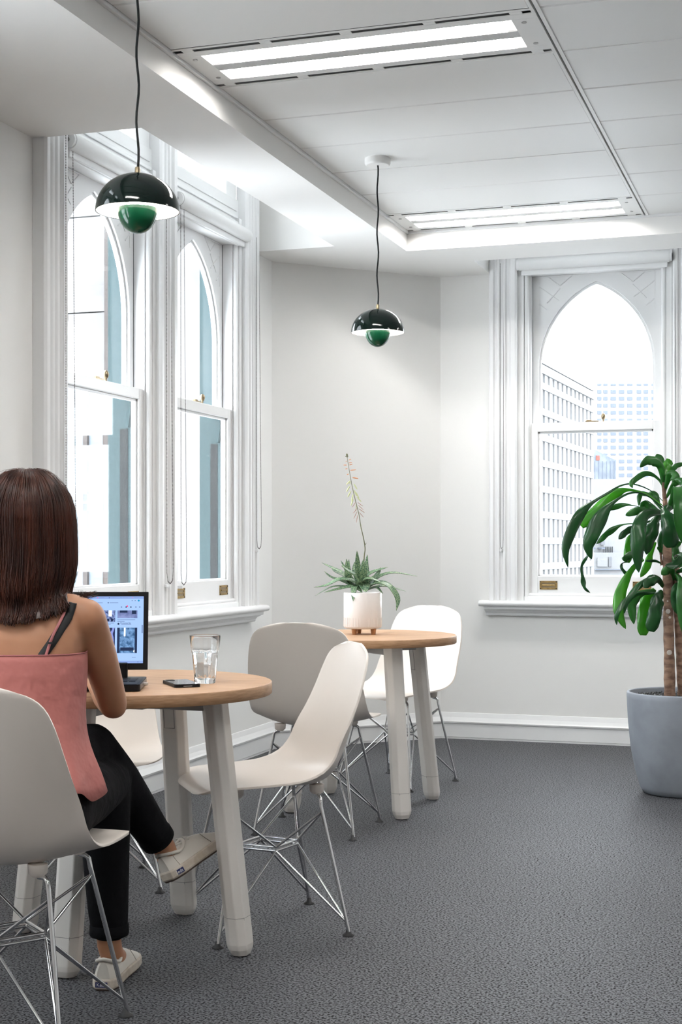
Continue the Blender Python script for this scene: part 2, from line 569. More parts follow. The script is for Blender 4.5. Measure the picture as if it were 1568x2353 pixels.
FL = 0.082   # half width of a fluted architrave
def architrave(parent, x, z0, z1):
    prof = [(-FL, 0), (-FL, -.050), (-FL + .010, -.060), (-FL + .028, -.062), (-FL + .034, -.052), (-FL + .046, -.050), (-FL + .052, -.060), (-FL + .062, -.063), (-FL + .068, -.053),
            (-FL + .080, -.051), (-FL + .086, -.062), (-FL + .097, -.064), (-FL + .103, -.052), (-FL + .120, -.050), (-FL + .128, -.066), (FL - .010, -.068), (FL, -.060), (FL, 0)]
    MB().prism([(x + a, c) for a, c in prof], 'z', z0, z1).build('architrave', 'trim_gloss', parent, bevel=.0015, seg=1)

def brass_pull(parent, x, z):
    o = MB().box(x - .051, x + .051, -.004, .0, z - .0245, z - .014).box(x - .051, x + .051, -.004, 0, z + .014, z + .0245).box(x - .051, x - .038, -.004, 0, z - .014, z + .014).box(x + .038, x + .051, -.004, 0, z - .014, z + .014).build('sash_pull', 'brass', parent, bevel=.001)
    MB().box(x - .038, x + .038, -.0015, 0.0, z - .014, z + .014).build('recess', 'brass_tarnish', o)
    MB().tube([(x - .036, -.003, z), (x + .036, -.003, z)], .004, 8).build('grip_bar', 'brass', o)
    for sx in (-1, 1):
        for sz in (-1, 1):
            MB().lathe([(.0035, -.0012), (.0035, .0012)], 10).build('screw', 'slot_black', o, loc=(x + sx * .0445, -.0042, z + sz * .019), rot=(R(90), 0, 0))

def window_bay(root, cx):
    """one sash window with pointed upper light, centred on cx"""
    zb, zr, zt = .845, 1.815, 2.70
    hs, hg = .363, .324
    # box frame either side: flat band then a staff bead
    for s in (-1, 1):
        b = MB().box(cx + s * .398, cx + s * .436, -.032, .046, .80, 2.80)
        b.build('frame_band', 'trim_gloss', root, bevel=.002)
        MB().tube([(cx + s * .384, -.016, .815), (cx + s * .384, -.016, zt)], .0145, 10).build('staff_bead', 'trim_gloss', root)
        MB().box(cx + s * .363, cx + s * .398, -.006, .046, .80, 2.80).build('jamb_lining', 'trim_gloss', root)
        oj = MB().box(cx + s * .364, cx + s * .398, .0465, .175, .80, 2.80).build('outer_jamb', 'paint_teal', root)
        MB().box(cx + s * .3625, cx + s * .364, .075, .115, .86, 1.64).build('slate_strip', 'paint_slate', oj)
        # horn of the upper sash below the meeting rail
        hp = [(.050, 1.768), (.088, 1.768), (.088, 1.735), (.094, 1.715), (.096, 1.695), (.090, 1.672), (.080, 1.655), (.076, 1.645), (.062, 1.645), (.058, 1.66), (.052, 1.70), (.050, 1.72)]
        MB().prism(hp, 'x', cx + s * .335, cx + s * .362).build('sash_horn', 'paint_teal', root, bevel=.002)
        if s > 0:
            MB().box(cx + .3615, cx + .3635, .055, .062, 1.86, 2.45).build('sash_cord_groove', 'groove', root)
    MB().box(cx - .398, cx + .398, -.028, .12, 2.66, 2.78).build('head_board', 'trim_gloss', root, bevel=.003)
    MB().tube([(cx - .39, -.028, 2.665), (cx + .39, -.028, 2.665)], .012, 8).build('staff_bead', 'trim_gloss', root)
    # inner sill strip
    MB().box(cx - .398, cx + .398, -.03, .12, .798, .832).build('sub_sill', 'trim_gloss', root, bevel=.006)
    MB().tube([(cx - .38, -.012, .838), (cx + .38, -.012, .838)], .010, 8).build('staff_bead', 'trim_gloss', root)
    # lower sash
    low = MB()
    low.box(cx - hs, cx - hg, 0, .042, zb, zr).box(cx + hg, cx + hs, 0, .042, zb, zr)
    low.box(cx - hg, cx + hg, 0, .042, zb, .945).box(cx - hg, cx + hg, 0, .042, zr - .048, zr)
    lo = low.build('lower_sash', 'trim_gloss', root, bevel=.003)
    st = MB()
    for s in (-1, 1):
        st.box(cx + s * (hg - .012), cx + s * hg, .012, .03, .945, zr - .048)
    st.box(cx - hg, cx + hg, .012, .03, .945, .953).box(cx - hg, cx + hg, .012, .03, zr - .060, zr - .048)
    st.build('glazing_bead', 'trim_gloss', lo, bevel=.002)
    MB().box(cx - hg, cx + hg, .021, .024, .945, zr - .048).build('pane', 'pane', lo)
    for dx in (-.262, .262):
        brass_pull(lo, cx + dx, .893)
    # fastener with knob on the meeting rail
    f = MB().box(cx - .055, cx + .02, .012, .03, zr, zr + .008).box(cx - .05, cx - .02, .014, .028, zr + .008, zr + .014).build('sash_fastener', 'brass_tarnish', root, bevel=.001)
    MB().lathe([(.004, 0), (.0045, .012), (.010, .018), (.0135, .03), (.011, .042), (.004, .048)], 12).build('knob', 'brass_tarnish', f, loc=(cx + .045, .02, zr))
    # upper sash with the pointed light
    hu = .327
    a = arch_pts(hu, 2.136, 2.617)
    for s in (-1, 1):
        inner = [(cx + s * hu, 1.80)] + [(cx + s * u, z) for u, z in a]
        n = len(inner)
        outer = []
        for i, (u, z) in enumerate(inner):
            if i == 0:
                outer.append((cx + s * hs, 1.80))
            else:
                t = (i - 1) / (n - 2)
                L1, L2 = zt - 2.136, hs
                q = t * (L1 + L2)
                outer.append((cx + s * hs, 2.136 + q) if q <= L1 else (cx + s * (hs - (q - L1)), zt))
        b = MB()
        ring_panel(b, inner, outer, .048, .09)
        us = b.build('upper_sash', 'trim_gloss', root, bevel=.002, angle=50)
        # moulded rim round the light
        rim = MB()
        i2 = [(cx + s * (hu + .001), 1.815)] + [(cx + s * (u + .001), z + .001) for u, z in a]
        i3 = [(cx + s * (hu - .011), 1.815)] + [(cx + s * max(u - .011, 0), z - (.008 if u > .02 else .016)) for u, z in a]
        ring_panel(rim, i3, i2, .062, .076)
        rim.build('light_bead', 'trim_gloss', us)
        # spandrel: sunk triangular field of diagonal boards
        sp = MB()
        z_top = 2.652
        sp.box(cx + s * .135, cx + s * .325, .043, .050, z_top, z_top + .006)
        for q0, q1, z0, z1 in ((.325, .21, 2.60, 2.515), (.27, .205, 2.652, 2.60), (.325, .28, 2.50, 2.465), (.205, .14, 2.60, 2.652), (.28, .205, 2.505, 2.585)):
            dx, dz = q1 - q0, z1 - z0
            sp.tube([(cx + s * q0, .047, z0), (cx + s * q1, .047, z1)], .003, 5)
        sp.box(cx + s * .324, cx + s * .328, .0455, .050, 2.44, z_top)
        sp.build('spandrel_boards', 'trim_gloss', us)
    b = MB()
    poly = [(cx + hu, 1.80)] + [(cx + u, z) for u, z in a] + [(cx - u, z) for u, z in reversed(a[:-1])] + [(cx - hu, 1.80)]
    b.prism(poly, 'y', .068, .071).build('arched_pane', 'pane', root)
    MB().box(cx - hs, cx + hs, .048, .09, 1.768, 1.80).build('meeting_rail', 'trim_gloss', root)
    # moulded panel and fanlight over the blind
    MB().box(cx - .436, cx + .436, -.012, .10, 2.78, 2.90).build('transom_rail', 'trim_gloss', root, bevel=.004)
    MB().box(cx - .40, cx + .40, -.022, -.012, 2.796, 2.812).box(cx - .40, cx + .40, -.018, -.012, 2.835, 2.842).build('transom_moulding', 'trim_gloss', root, bevel=.004)
    MB().box(cx - .436, cx - .30, 0, .10, 2.90, 3.25).box(cx + .30, cx + .436, 0, .10, 2.90, 3.25).box(cx - .30, cx + .30, 0, .10, 3.17, 3.25).build('fanlight_frame', 'trim_gloss', root, bevel=.004)
    MB().box(cx - .30, cx + .30, .04, .044, 2.90, 3.17).build('fanlight_pane', 'pane', root)

def sill(root, x0, x1):
    nose = [(.05, .772), (-.085, .772), (-.098, .776), (-.104, .784), (-.104, .793), (-.098, .801), (-.085, .805), (.05, .805)]
    b = MB().prism([(y, z) for y, z in nose], 'x', x0 - .05, x1 + .05, smooth=False)
    b.build('window_sill', 'trim_gloss', root, bevel=.003, angle=20)
    ap = [(0, .718), (-.030, .718), (-.034, .724), (-.036, .733), (-.046, .742), (-.060, .748), (-.066, .752), (-.078, .756), (-.080, .772), (0, .772)]
    MB().prism(ap, 'x', x0 - .022, x1 + .022).build('apron_moulding', 'trim_gloss', root, bevel=.0015, seg=1)

win1 = empty('window_1', (XL, 0, 0), R(90))
tag(win1, 'white double sash window with two pointed lights beside the seated woman', 'window', kind='structure')
c1, c2 = 5.527, 6.544
for x in (c1 - .433 - FL, (c1 + c2) / 2, c2 + .433 + FL):
    architrave(win1, x, .805, 3.3)
for c in (c1, c2):
    window_bay(win1, c)
MB().box((c1 + c2) / 2 - .078, (c1 + c2) / 2 + .078, 0, .17, .8, 3.3).build('mullion_core', 'trim_gloss', win1)
sill(win1, c1 - .433 - 2 * FL, c2 + .433 + 2 * FL)

for wn_, d_, lab in ((3, BACK[1], 'white double sash window added left of the viewer for fill daylight, out of view'),):
    wx = empty('window_%d' % wn_, (XL, d_, 0), R(90))
    tag(wx, lab, 'window', kind='structure')
    for ch_ in win1.children:
        copy_tree(ch_, wx)

win2 = empty('window_2', (0, YB, 0), 0)
tag(win2, 'white single sash window with one pointed light behind the tall plant', 'window', kind='structure')
c3 = -1.215
for x in (c3 - .433 - FL, c3 + .433 + FL):
    architrave(win2, x, .805, 3.3)
window_bay(win2, c3)
sill(win2, c3 - .433 - 2 * FL, c3 + .433 + 2 * FL)

# ---------------------------------------------------------------- roller blinds
def chain(mb, pts, step=.0062, r=.0027):
    pts = [Vector(p) for p in pts]
    acc = 0.0
    for a, b_ in zip(pts[:-1], pts[1:]):
        L = (b_ - a).length
        q = acc
        while q < L:
            c = a.lerp(b_, q / L)
            vs = [c + Vector(d_) * r for d_ in ((1, 0, 0), (-1, 0, 0), (0, 1, 0), (0, -1, 0), (0, 0, 1), (0, 0, -1))]
            mb.add(vs, [(0, 2, 4), (2, 1, 4), (1, 3, 4), (3, 0, 4), (2, 0, 5), (1, 2, 5), (3, 1, 5), (0, 3, 5)], True)
            q += step
        acc = q - L

def blind(name, loc, rz, cx, lab, loops):
    root = empty(name, loc, rz)
    tag(root, lab, 'blind', 'roller blinds rolled up above the sash windows')
    zc, yc, rr = 2.712, -.062, .034
    hw = .418
    MB().tube([(cx - hw, yc, zc), (cx + hw, yc, zc)], rr, 24).build('fabric_roll', 'blind_fabric', root)
    MB().box(cx - hw + .01, cx + hw - .01, yc + .004, yc + .016, zc - rr - .026, zc - rr + .004).build('bottom_rail', 'blind_plastic', root, bevel=.003)
    MB().box(cx - hw + .005, cx + hw - .005, yc + .008, yc + .0095, zc - rr, zc).build('fabric_hem', 'blind_fabric', root)
    for s in (-1, 1):
        e = cx + s * hw
        br = MB().tube([(e, yc, zc), (e + s * .014, yc, zc)], .031, 20).box(e, e + s * .012, yc, -.03, zc - .022, zc + .022).build('end_bracket', 'blind_plastic', root, bevel=.002)
        MB().tube([(e + s * .014, yc, zc), (e + s * .016, yc, zc)], .009, 8).build('bracket_clip', 'bracket_grey', br)
    for x, dx, zlow in loops:
        c = MB()
        zt = zc - .02
        p = [(x, yc - .012, zt + .03), (x - .001, yc - .014, zlow + .05), (x + dx * .12, yc - .014, zlow + .012), (x + dx * .5, yc - .012, zlow), (x + dx * .9, yc - .01, zlow + .014), (x + dx, yc - .01, zlow + .06), (x + dx, yc + .004, zt + .03)]
        chain(c, p)
        c.build('bead_chain', 'bead_metal', root)
        MB().box(x + dx * .2 - .006, x + dx * .2 + .006, yc - .016, 0, zlow - .016, zlow - .002).build('chain_clip', 'blind_plastic', root, bevel=.002)
blind('roller_blind', (XL, 0, 0), R(90), c1, 'white rolled-up blind behind the nearer black pendant lamp', [(c1 - .47, .085, .96), (c1 + .45, .075, .945)])
blind('roller_blind', (XL, 0, 0), R(90), c2, 'white rolled-up blind right of the nearer pendant lamp, half hidden by the soffit', [(c2 - .415, .07, .935), (c2 + .53, .075, 1.10)])
blind('roller_blind', (0, YB, 0), 0, c3, 'white rolled-up blind over the single window on the end wall', [(c3 - .525, .016, 1.10), (c3 + .434, .016, 1.0)])

# ================================================================ outside
def struct_thing(name, lab, cat, loc=(0, 0, 0), rz=0):
    o = empty(name, loc, rz)
    return tag(o, lab, cat)
# stone wing of the building across the light well
wing = struct_thing('stone_wing', 'pale stone building wing seen close through the left window', 'building', (0, 10.6, 0))
MB().box(-9.0, -4.2, 0.05, .5, -12, 9).build('wall', 'stone_joint', wing)
rng = random.Random(4)
sm = {}
for r_ in range(-6, 9):
    z0 = r_ * .78 - .1
    x = -7.4 + (r_ % 2) * .5
    while x < -4.2:
        x1 = min(x + 1.05, -4.2)
        key = round(x1 - x, 3)
        # leave the neighbouring window free
        if not (x < -5.36 and x1 > -6.0 and .2 < z0 + .4 < 2.3) and x1 - x > .1:
            if key not in sm:
                sm[key] = MB().box(0, key - .012, 0, .06, 0, .768).mesh('stone_block')
            link('stone_block', sm[key], 'stone_cream', wing, loc=(x, 0, z0))
        x = x1
MB().box(-5.47, -5.36, -.10, .05, -2, 9).build('pier', 'stone_brown', wing)
wn = MB().box(-6.0, -5.94, -.03, .05, .2, 2.4).box(-5.52, -5.47, -.03, .05, .2, 2.4).box(-6.0, -5.47, -.03, .05, 1.40, 1.54).box(-6.0, -5.47, -.03, .05, .2, .36).box(-5.70, -5.66, -.03, .05, .2, 2.4).build('window_frame', 'stone_brown', wing)
MB().box(-5.94, -5.52, .0, .02, .36, 1.40).build('pane', 'sky_glass', wn)
MB().box(-5.94, -5.52, 0, .02, 1.54, 2.4).build('pane', 'sky_glass', wn)
MB().box(-5.94, -5.52, -.04, .0, 1.46, 1.475).build('glazing_bar', 'sky_glass', wn)
MB().box(-4.9, -4.2, -.04, .0, -12, 9).build('pilaster', 'stone_cream', wing)

# city seen through the right window: positions by survey, far away
def at(px, py, d):
    return W((px - 784) / FPX * d, d, EYE + (HOR - py) / FPX * d)
# finned office block, one side running away from the viewer
blk = struct_thing('office_block', 'white office block with long rows of upright fins, left in the end window', 'building')
A, Bp = W(27.6, 202.0), W(41.6, 240.0)
dirv = (Bp - A)
Lf = dirv.length
dirv.normalize()
blk.location = A
blk.rotation_euler = (0, 0, math.atan2(dirv.y, dirv.x))
MB().box(-6, Lf, 1.0, 26, -34, 25.5).build('window_wall', 'facade_glass', blk)
MB().box(-9, -.6, -.4, 27, -34, 27.5).build('end_wall', 'facade_white', blk)
fin = MB().box(0, 1.9, 0, 1.0, -34, 25.6).mesh('fin')
nb = 12
for i in range(nb + 1):
    link('fin', fin, 'facade_white', blk, loc=(i * (Lf - 1.9) / nb, 0, 0))
band = MB().box(-1, Lf, -.12, 1.0, 0, .95).mesh('floor_band')
for k in range(-9, 8):
    link('floor_band', band, 'facade_white', blk, loc=(0, 0, EYE + 3.6 * k + .3))
MB().box(-1, Lf, -.2, 2, 25.2, 26.4).build('parapet', 'facade_white', blk)
# tall tower behind
tw = struct_thing('office_tower', 'tall pale tower with rows of small square windows, right in the end window', 'building')
d0 = 720.0
tw.location = W(0, d0)
tw.rotation_euler = (0, 0, TH)
px0, px1 = 1368, 1600
mpp = d0 / FPX
MB().box((px0 - 784) * mpp, (px1 - 784) * mpp, 0, 40, -90, EYE + (HOR - 760) * mpp).build('wall', 'tower_white', tw)
wm = {}
for r_, yy in enumerate(range(884, 1110, 16)):
    for cpx, wpx in ((1378, 9), (1392, 9), (1410, 12), (1429, 12), (1448, 12), (1469, 10), (1485, 10), (1503, 10)):
        hh = 8 if r_ % 5 else 4
        key = (wpx, hh)
        if key not in wm:
            wm[key] = MB().box(-wpx / 2 * mpp, wpx / 2 * mpp, -.25, .1, -hh / 2 * mpp, hh / 2 * mpp).mesh('window')
        link('window', wm[key], 'tower_window', tw, loc=((cpx - 784) * mpp, 0, EYE + (HOR - yy) * mpp))
# small glazed building with a red sign
gb = struct_thing('glass_building', 'blue glass building with a red corner sign below the tower', 'building', W(0, 420.0), TH)
mp2 = 420.0 / FPX
zt2 = EYE + (HOR - 1040) * mp2
MB().prism([((1360 - 784) * mp2, -30), ((1416 - 784) * mp2, -30), ((1416 - 784) * mp2, EYE + (HOR - 1058) * mp2), ((1367 - 784) * mp2, EYE + (HOR - 1033) * mp2), ((1360 - 784) * mp2, EYE + (HOR - 1033) * mp2)], 'y', 0, 25).build('glass_body', 'curtain_glass', gb)
for i in range(6):
    xx = (1367 + i * 9 - 784) * mp2
    MB().box(xx, xx + .2, -.3, 0, -20, EYE + (HOR - 1060) * mp2).build('mullion', 'tower_window', gb)
MB().box((1370 - 784) * mp2, (1378 - 784) * mp2, -.5, 0, EYE + (HOR - 1058) * mp2, EYE + (HOR - 1047) * mp2).build('sign', 'sign_red', gb)
# lower roofs in front
rf = struct_thing('roofscape', 'white flat-roofed low building with rooftop plant below the tower', 'building', W(0, 260.0), TH)
mp3 = 260.0 / FPX
def rbox(a, b_, c, d_, y0, y1, nm, mt):
    MB().box((a - 784) * mp3, (b_ - 784) * mp3, y0, y1, EYE + (HOR - c) * mp3, EYE + (HOR - d_) * mp3).build(nm, mt, rf)
rbox(1366, 1600, 1097, 1600, 6, 40, 'rear_wall', 'roof_white')
rbox(1366, 1440, 1270, 1600, 0, 6, 'front_wall', 'roof_white')
rbox(1368, 1432, 1310, 1308, -.6, 0, 'gutter', 'tower_window')
rbox(1373, 1396, 1302, 1282, -.3, 0, 'wall_panel', 'facade_white')
rbox(1399, 1406, 1302, 1280, -.3, 0, 'door', 'facade_glass')
rbox(1368, 1374, 1262, 1258, 2, 6.1, 'vent', 'tower_window')
rbox(1388, 1396, 1262, 1258, 2, 6.1, 'vent', 'tower_window')
rbox(1394, 1402, 1252, 1240, 5, 6.1, 'plant_box', 'facade_glass')
for i in range(6):
    MB().box((1402 + i * 4 - 784) * mp3, (1402.8 + i * 4 - 784) * mp3, 5.5, 6.1, EYE + (HOR - 1270) * mp3, EYE + (HOR - 1256) * mp3).build('railing_post', 'facade_glass', rf)
# street level
tag(MB().box(-900, 900, 9.2, 1500, -34.2, -34).build('street_ground', 'roof_white'), 'pale street ground far below the windows', 'ground', kind='structure')
# ================================================================ ceiling lights
def make_troffer(L, D):
    root = empty('ceiling_light')
    b = MB()
    fr = .0
    # base plate made of strips round the slots and the lamp tray
    y_s = (.014, .038)          # air slots
    t0, t1 = .080, D - .080     # lamp tray
    def strip(mb, x0, x1, y0, y1):
        mb.box(x0, x1, y0, y1, 0, .003)
    strip(b, 0, L, 0, y_s[0])
    strip(b, 0, L, D - y_s[0], D)
    strip(b, 0, L, y_s[1], t0)
    strip(b, 0, L, t1, D - y_s[1])
    tx0, tx1 = .075, L - .075
    strip(b, 0, tx0, t0, t1)
    strip(b, tx1, L, t0, t1)
    n = 4
    sl = (L - .10) / n
    for i in range(n + 1):
        x = .05 + i * sl
        for y0, y1 in ((y_s[0], y_s[1]), (D - y_s[1], D - y_s[0])):
            strip(b, max(0, x - .02), min(L, x + .02), y0, y1)
    b.build('face_plate', 'panel_metal', root, bevel=.0008, seg=1)
    for i in range(n):
        x = .05 + i * sl
        for y0, y1 in ((y_s[0], y_s[1]), (D - y_s[1], D - y_s[0])):
            MB().box(x + .02, x + sl - .02, y0, y1, .0032, .012).build('air_slot', 'slot_black', root)
    ym = (t0 + t1) / 2
    MB().box(tx0, tx1, ym - .030, ym + .030, .0005, .004).build('perforated_strip', 'perforated', root)
    for y0, y1 in ((t0, ym - .030), (ym + .030, t1)):
        ht = .045
        tr = MB()
        tr.add([(tx0, y0, 0), (tx1, y0, 0), (tx1, y0, ht), (tx0, y0, ht), (tx0, y1, 0), (tx1, y1, 0), (tx1, y1, ht), (tx0, y1, ht)], [(0, 1, 2, 3), (4, 5, 6, 7), (3, 2, 6, 7), (0, 3, 7, 4), (1, 2, 6, 5)])
        t = tr.build('reflector_tray', 'reflector', root)
        yc = (y0 + y1) / 2
        MB().tube([(tx0 + .05, yc, .026), (tx1 - .05, yc, .026)], .0135, 12).build('tube_lamp', 'tube_light', t)
        lv = MB().box(-.001, .001, y0 + .002, y1 - .002, .001, .012).mesh('louvre_blade')
        nl = 18
        for i in range(nl + 1):
            link('louvre_blade', lv, 'reflector', t, loc=(tx0 + .03 + i * (tx1 - tx0 - .06) / nl, 0, 0))
    for x in (.04, L - .04):
        for y in (t0 + .03, t1 - .03):
            MB().lathe([(.008, -.002), (.008, .003)], 12).build('catch', 'bracket_grey', root, loc=(x, y, 0))
    return root
tro = {}
LT = ['wide twin-tube ceiling light with black air slots, nearest at the top of the picture', 'smaller-looking twin-tube ceiling light in the far corner of the ceiling tray']
vis = {(0, 6): LT[0], (0, 0): LT[1]}
extra = {(0, 12): 'added twin-tube fill light above and behind the nearer table, out of view', (0, 18): 'added twin-tube fill light behind the viewer along the left side, out of view', (2, 0): 'added twin-tube fill light to the right beyond the tall plant, out of view',
         (2, 6): 'added twin-tube fill light over the right half of the room, out of view', (2, 12): 'added twin-tube fill light right of the viewer, out of view', (2, 18): 'added twin-tube fill light behind and right of the viewer, out of view'}  # unseen copies of the ceiling light, added to fill the room with light
for (bi, ri) in sorted(lights):
    x0, x1 = bays[bi]
    y0, y1 = rows[ri]
    key = round(x1 - x0, 4)
    if key not in tro:
        r = make_troffer(x1 - x0, y1 - y0 - .005)
        tro[key] = r
    else:
        r = copy_tree(tro[key])
    r.location = (x0, y0 + .0025, ZC)
    tag(r, vis.get((bi, ri)) or extra[(bi, ri)], 'ceiling light', 'twin-tube lights in the tray ceiling')

# ================================================================ pendants
def dome_profile(r, h, n=14, t=.002):
    out = [(r * math.sin(a), h * math.cos(a)) for a in [i / n * pi / 2 for i in range(n + 1)]]
    return out
def make_pendant():
    root = empty('pendant_lamp')
    n = 14
    rr, hh = .115, .103
    prof = [(max(.004, rr * math.sin(i / n * pi / 2)), hh * math.cos(i / n * pi / 2)) for i in range(n + 1)]
    sh = MB().lathe(prof + [(rr, -.001), (rr - .002, -.001)], 48, cap=False).build('dome_shade', 'enamel_dark', root)
    inner = [(max(.004, (rr - .0025) * math.sin(i / n * pi / 2)), (hh - .0025) * math.cos(i / n * pi / 2)) for i in range(n + 1)]
    MB().lathe(inner, 48, cap=False).build('shade_lining', 'enamel_white', sh)
    rb = .0555
    bowl = [(max(.002, rb * math.sin(i / n * pi / 2)), -.061 + rb * (1 - math.cos(i / n * pi / 2)) * 1.22) for i in range(n + 1)]
    bo = MB().lathe(bowl, 40, cap=False).build('lower_bowl', 'enamel_green', root)
    bi = [(max(.002, (rb - .002) * math.sin(i / n * pi / 2)), -.059 + (rb - .002) * (1 - math.cos(i / n * pi / 2)) * 1.22) for i in range(n + 1)]
    MB().lathe(bi + [(rb, bowl[-1][1])], 40, cap=False).build('bowl_lining', 'enamel_white', bo)
    st = MB()
    for k in range(3):
        a = 2 * pi * k / 3 + .4
        st.tube([(.05 * math.cos(a), .05 * math.sin(a), .0), (.08 * math.cos(a), .08 * math.sin(a), .066)], .0015, 6)
    st.build('bowl_stays', 'enamel_white', root)
    MB().sphere((0, 0, .012), (.026, .026, .030), 16, 10).build('bulb', 'bulb_light', root)
    MB().lathe([(.013, .04), (.013, .10)], 16).build('lamp_holder', 'enamel_white', root)
    MB().lathe([(.0075, .100), (.0075, .118), (.006, .121)], 16).build('cord_grip', 'brass_tarnish', root)
    zt = ZC - 2.032
    pts = []
    for i in range(25):
        z = .118 + (zt - .02 - .118) * i / 24
        pts.append((.003 * math.sin(i * .9) * (1 if 0 < i < 24 else 0), .002 * math.cos(i * .7), z))
    MB().tube(pts, .0036, 8).build('cord', 'cord_black', root)
    MB().lathe([(.048, zt - .030), (.054, zt - .026), (.056, zt - .018), (.056, zt)], 32).build('ceiling_rose', 'enamel_white', root, bevel=.002)
    return root
p1 = make_pendant()
p1.location = (-1.781, 3.614, 2.032)
tag(p1, 'glossy black dome pendant lamp with green bowl, the larger-looking near one at left', 'pendant lamp', 'dome pendant lamps')
p2 = copy_tree(p1)
p2.location = (-1.814, 5.994, 2.032)
tag(p2, 'dark green dome pendant lamp hanging above the potted aloe', 'pendant lamp', 'dome pendant lamps')

# ================================================================ tables
def make_table():
    root = empty('round_table')
    TZ, RT = .735, .40
    n = 96
    MB().lathe([(RT - .0015, TZ - .001), (RT - .003, TZ)], n, smooth=False).build('tabletop', 'oak_top', root)
    MB().lathe([(RT - .002, TZ - .033), (RT, TZ - .031), (RT, TZ - .002), (RT - .0015, TZ - .0008)], n).build('edge_band', 'oak_edge', root)
    sec0 = [(-.039, -.012), (-.022, -.031), (.022, -.031), (.039, -.012), (.039, .012), (.022, .031), (-.022, .031), (-.039, .012)]   # (tangential, radial)
    for k in range(4):
        a = pi / 2 * k
        ca, sa = math.cos(a), math.sin(a)
        def ring(z, sc_=1.0, inset=0):
            t = z / .70
            rad = .343 + (.262 - .343) * t
            q = []
            for u, v in sec0:
                u, v = u * sc_, v * sc_
                x, y = rad + v, u
                q.append((x * ca - y * sa, x * sa + y * ca, z))
            return q
        lg = MB().loft([ring(.107), ring(.70)], smooth=False).build('leg', 'leg_paint', root, bevel=.003)
        MB().loft([ring(.101, .985), ring(.109, .985)], smooth=False).build('seam', 'leg_seam', lg)
        MB().loft([ring(.004, .72), ring(.020, .93), ring(.034, 1.0), ring(.1055, 1.0)], smooth=False).build('foot_cap', 'leg_paint', lg, bevel=.003)
        # access panel on the inner face, outlined by its joint
        t = .61 / .70
        def pt(z, u, off):
            rad = .343 + (.262 - .343) * z / .70 - .031 - off
            return (rad * ca - u * sa, rad * sa + u * ca, z)
        z0, z1, u0 = .575, .675, .017
        pl = MB()
        pl.add([pt(z0, -u0, .0006), pt(z0, u0, .0006), pt(z1, u0, .0006), pt(z1, -u0, .0006)], [(0, 1, 2, 3)])
        ol = MB()
        q = [pt(z0, -u0, .0004), pt(z0, u0, .0004), pt(z1, u0, .0004), pt(z1, -u0, .0004), pt(z0, -u0, .0004)]
        ol.tube(q, .0011, 4, smooth=False)
        ol.build('panel_joint', 'leg_seam', lg)
        br = MB()
        for s in (1,):
            pass
        x0, x1 = .04, .27
        vs = []
        br.box(x0, x1, -.03, .03, .664, .700)
        o = br.build('support_arm', 'bracket_grey', root, bevel=.003)
        o.rotation_euler = (0, 0, a)
    MB().box(-.09, .09, -.09, .09, .668, .701).build('centre_plate', 'bracket_grey', root, bevel=.003)
    return root
T1 = (-1.848, 3.70)
T2 = (-1.872, 5.973)
tb = make_table()
tb.location = (T1[0], T1[1], 0)
tb.rotation_euler = (0, 0, R(-2))
tag(tb, 'round oak-topped table with thick pale legs, carrying the laptop and water glass', 'table', 'round tables')
tb2 = copy_tree(tb)
tb2.location = (T2[0], T2[1], 0)
tb2.rotation_euler = (0, 0, R(45))
tag(tb2, 'round oak-topped table with thick pale legs, carrying the potted aloe', 'table', 'round tables')

# ================================================================ chairs
def shell_mesh():
    ctl = [  # y, z, half width, rim dy, rim dz
        (.248, .414, .095, -.006, -.002), (.246, .421, .145, -.010, -.004), (.238, .430, .184, -.010, -.005), (.21, .438, .211, -.006, -.003), (.14, .438, .225, 0, .004),
        (.05, .430, .232, .004, .018), (-.04, .421, .235, .010, .038), (-.11, .420, .236, .026, .066), (-.158, .438, .234, .050, .088), (-.190, .478, .230, .078, .086),
        (-.212, .535, .226, .088, .058), (-.228, .60, .221, .078, .026), (-.243, .67, .213, .060, .008), (-.256, .735, .201, .046, 0), (-.265, .780, .184, .036, -.004),
        (-.271, .808, .155, .028, -.008), (-.274, .822, .110, .020, -.008), (-.275, .826, .065, .012, -.004)]
    nt_, ns = 46, 20
    def samp(k):
        pts = [Vector((c[k], 0, 0)) for c in ctl]
        return [p.x for p in crom(pts, nt_)]
    A = [samp(k) for k in range(5)]
    mb = MB()
    vs, fs = [], []
    for i in range(nt_ + 1):
        for j in range(ns + 1):
            s = -1 + 2 * j / ns
            s = math.sin(s * pi / 2) * .55 + s * .45
            q = abs(s) ** 2.3
            vs.append((A[2][i] * s, A[0][i] + A[3][i] * q * .55, A[1][i] + A[4][i] * q * .85))
    for i in range(nt_):
        for j in range(ns):
            a = i * (ns + 1) + j
            fs.append((a, a + 1, a + ns + 2, a + ns + 1))
    mb.add(vs, fs, True)
    return mb.mesh('shell')
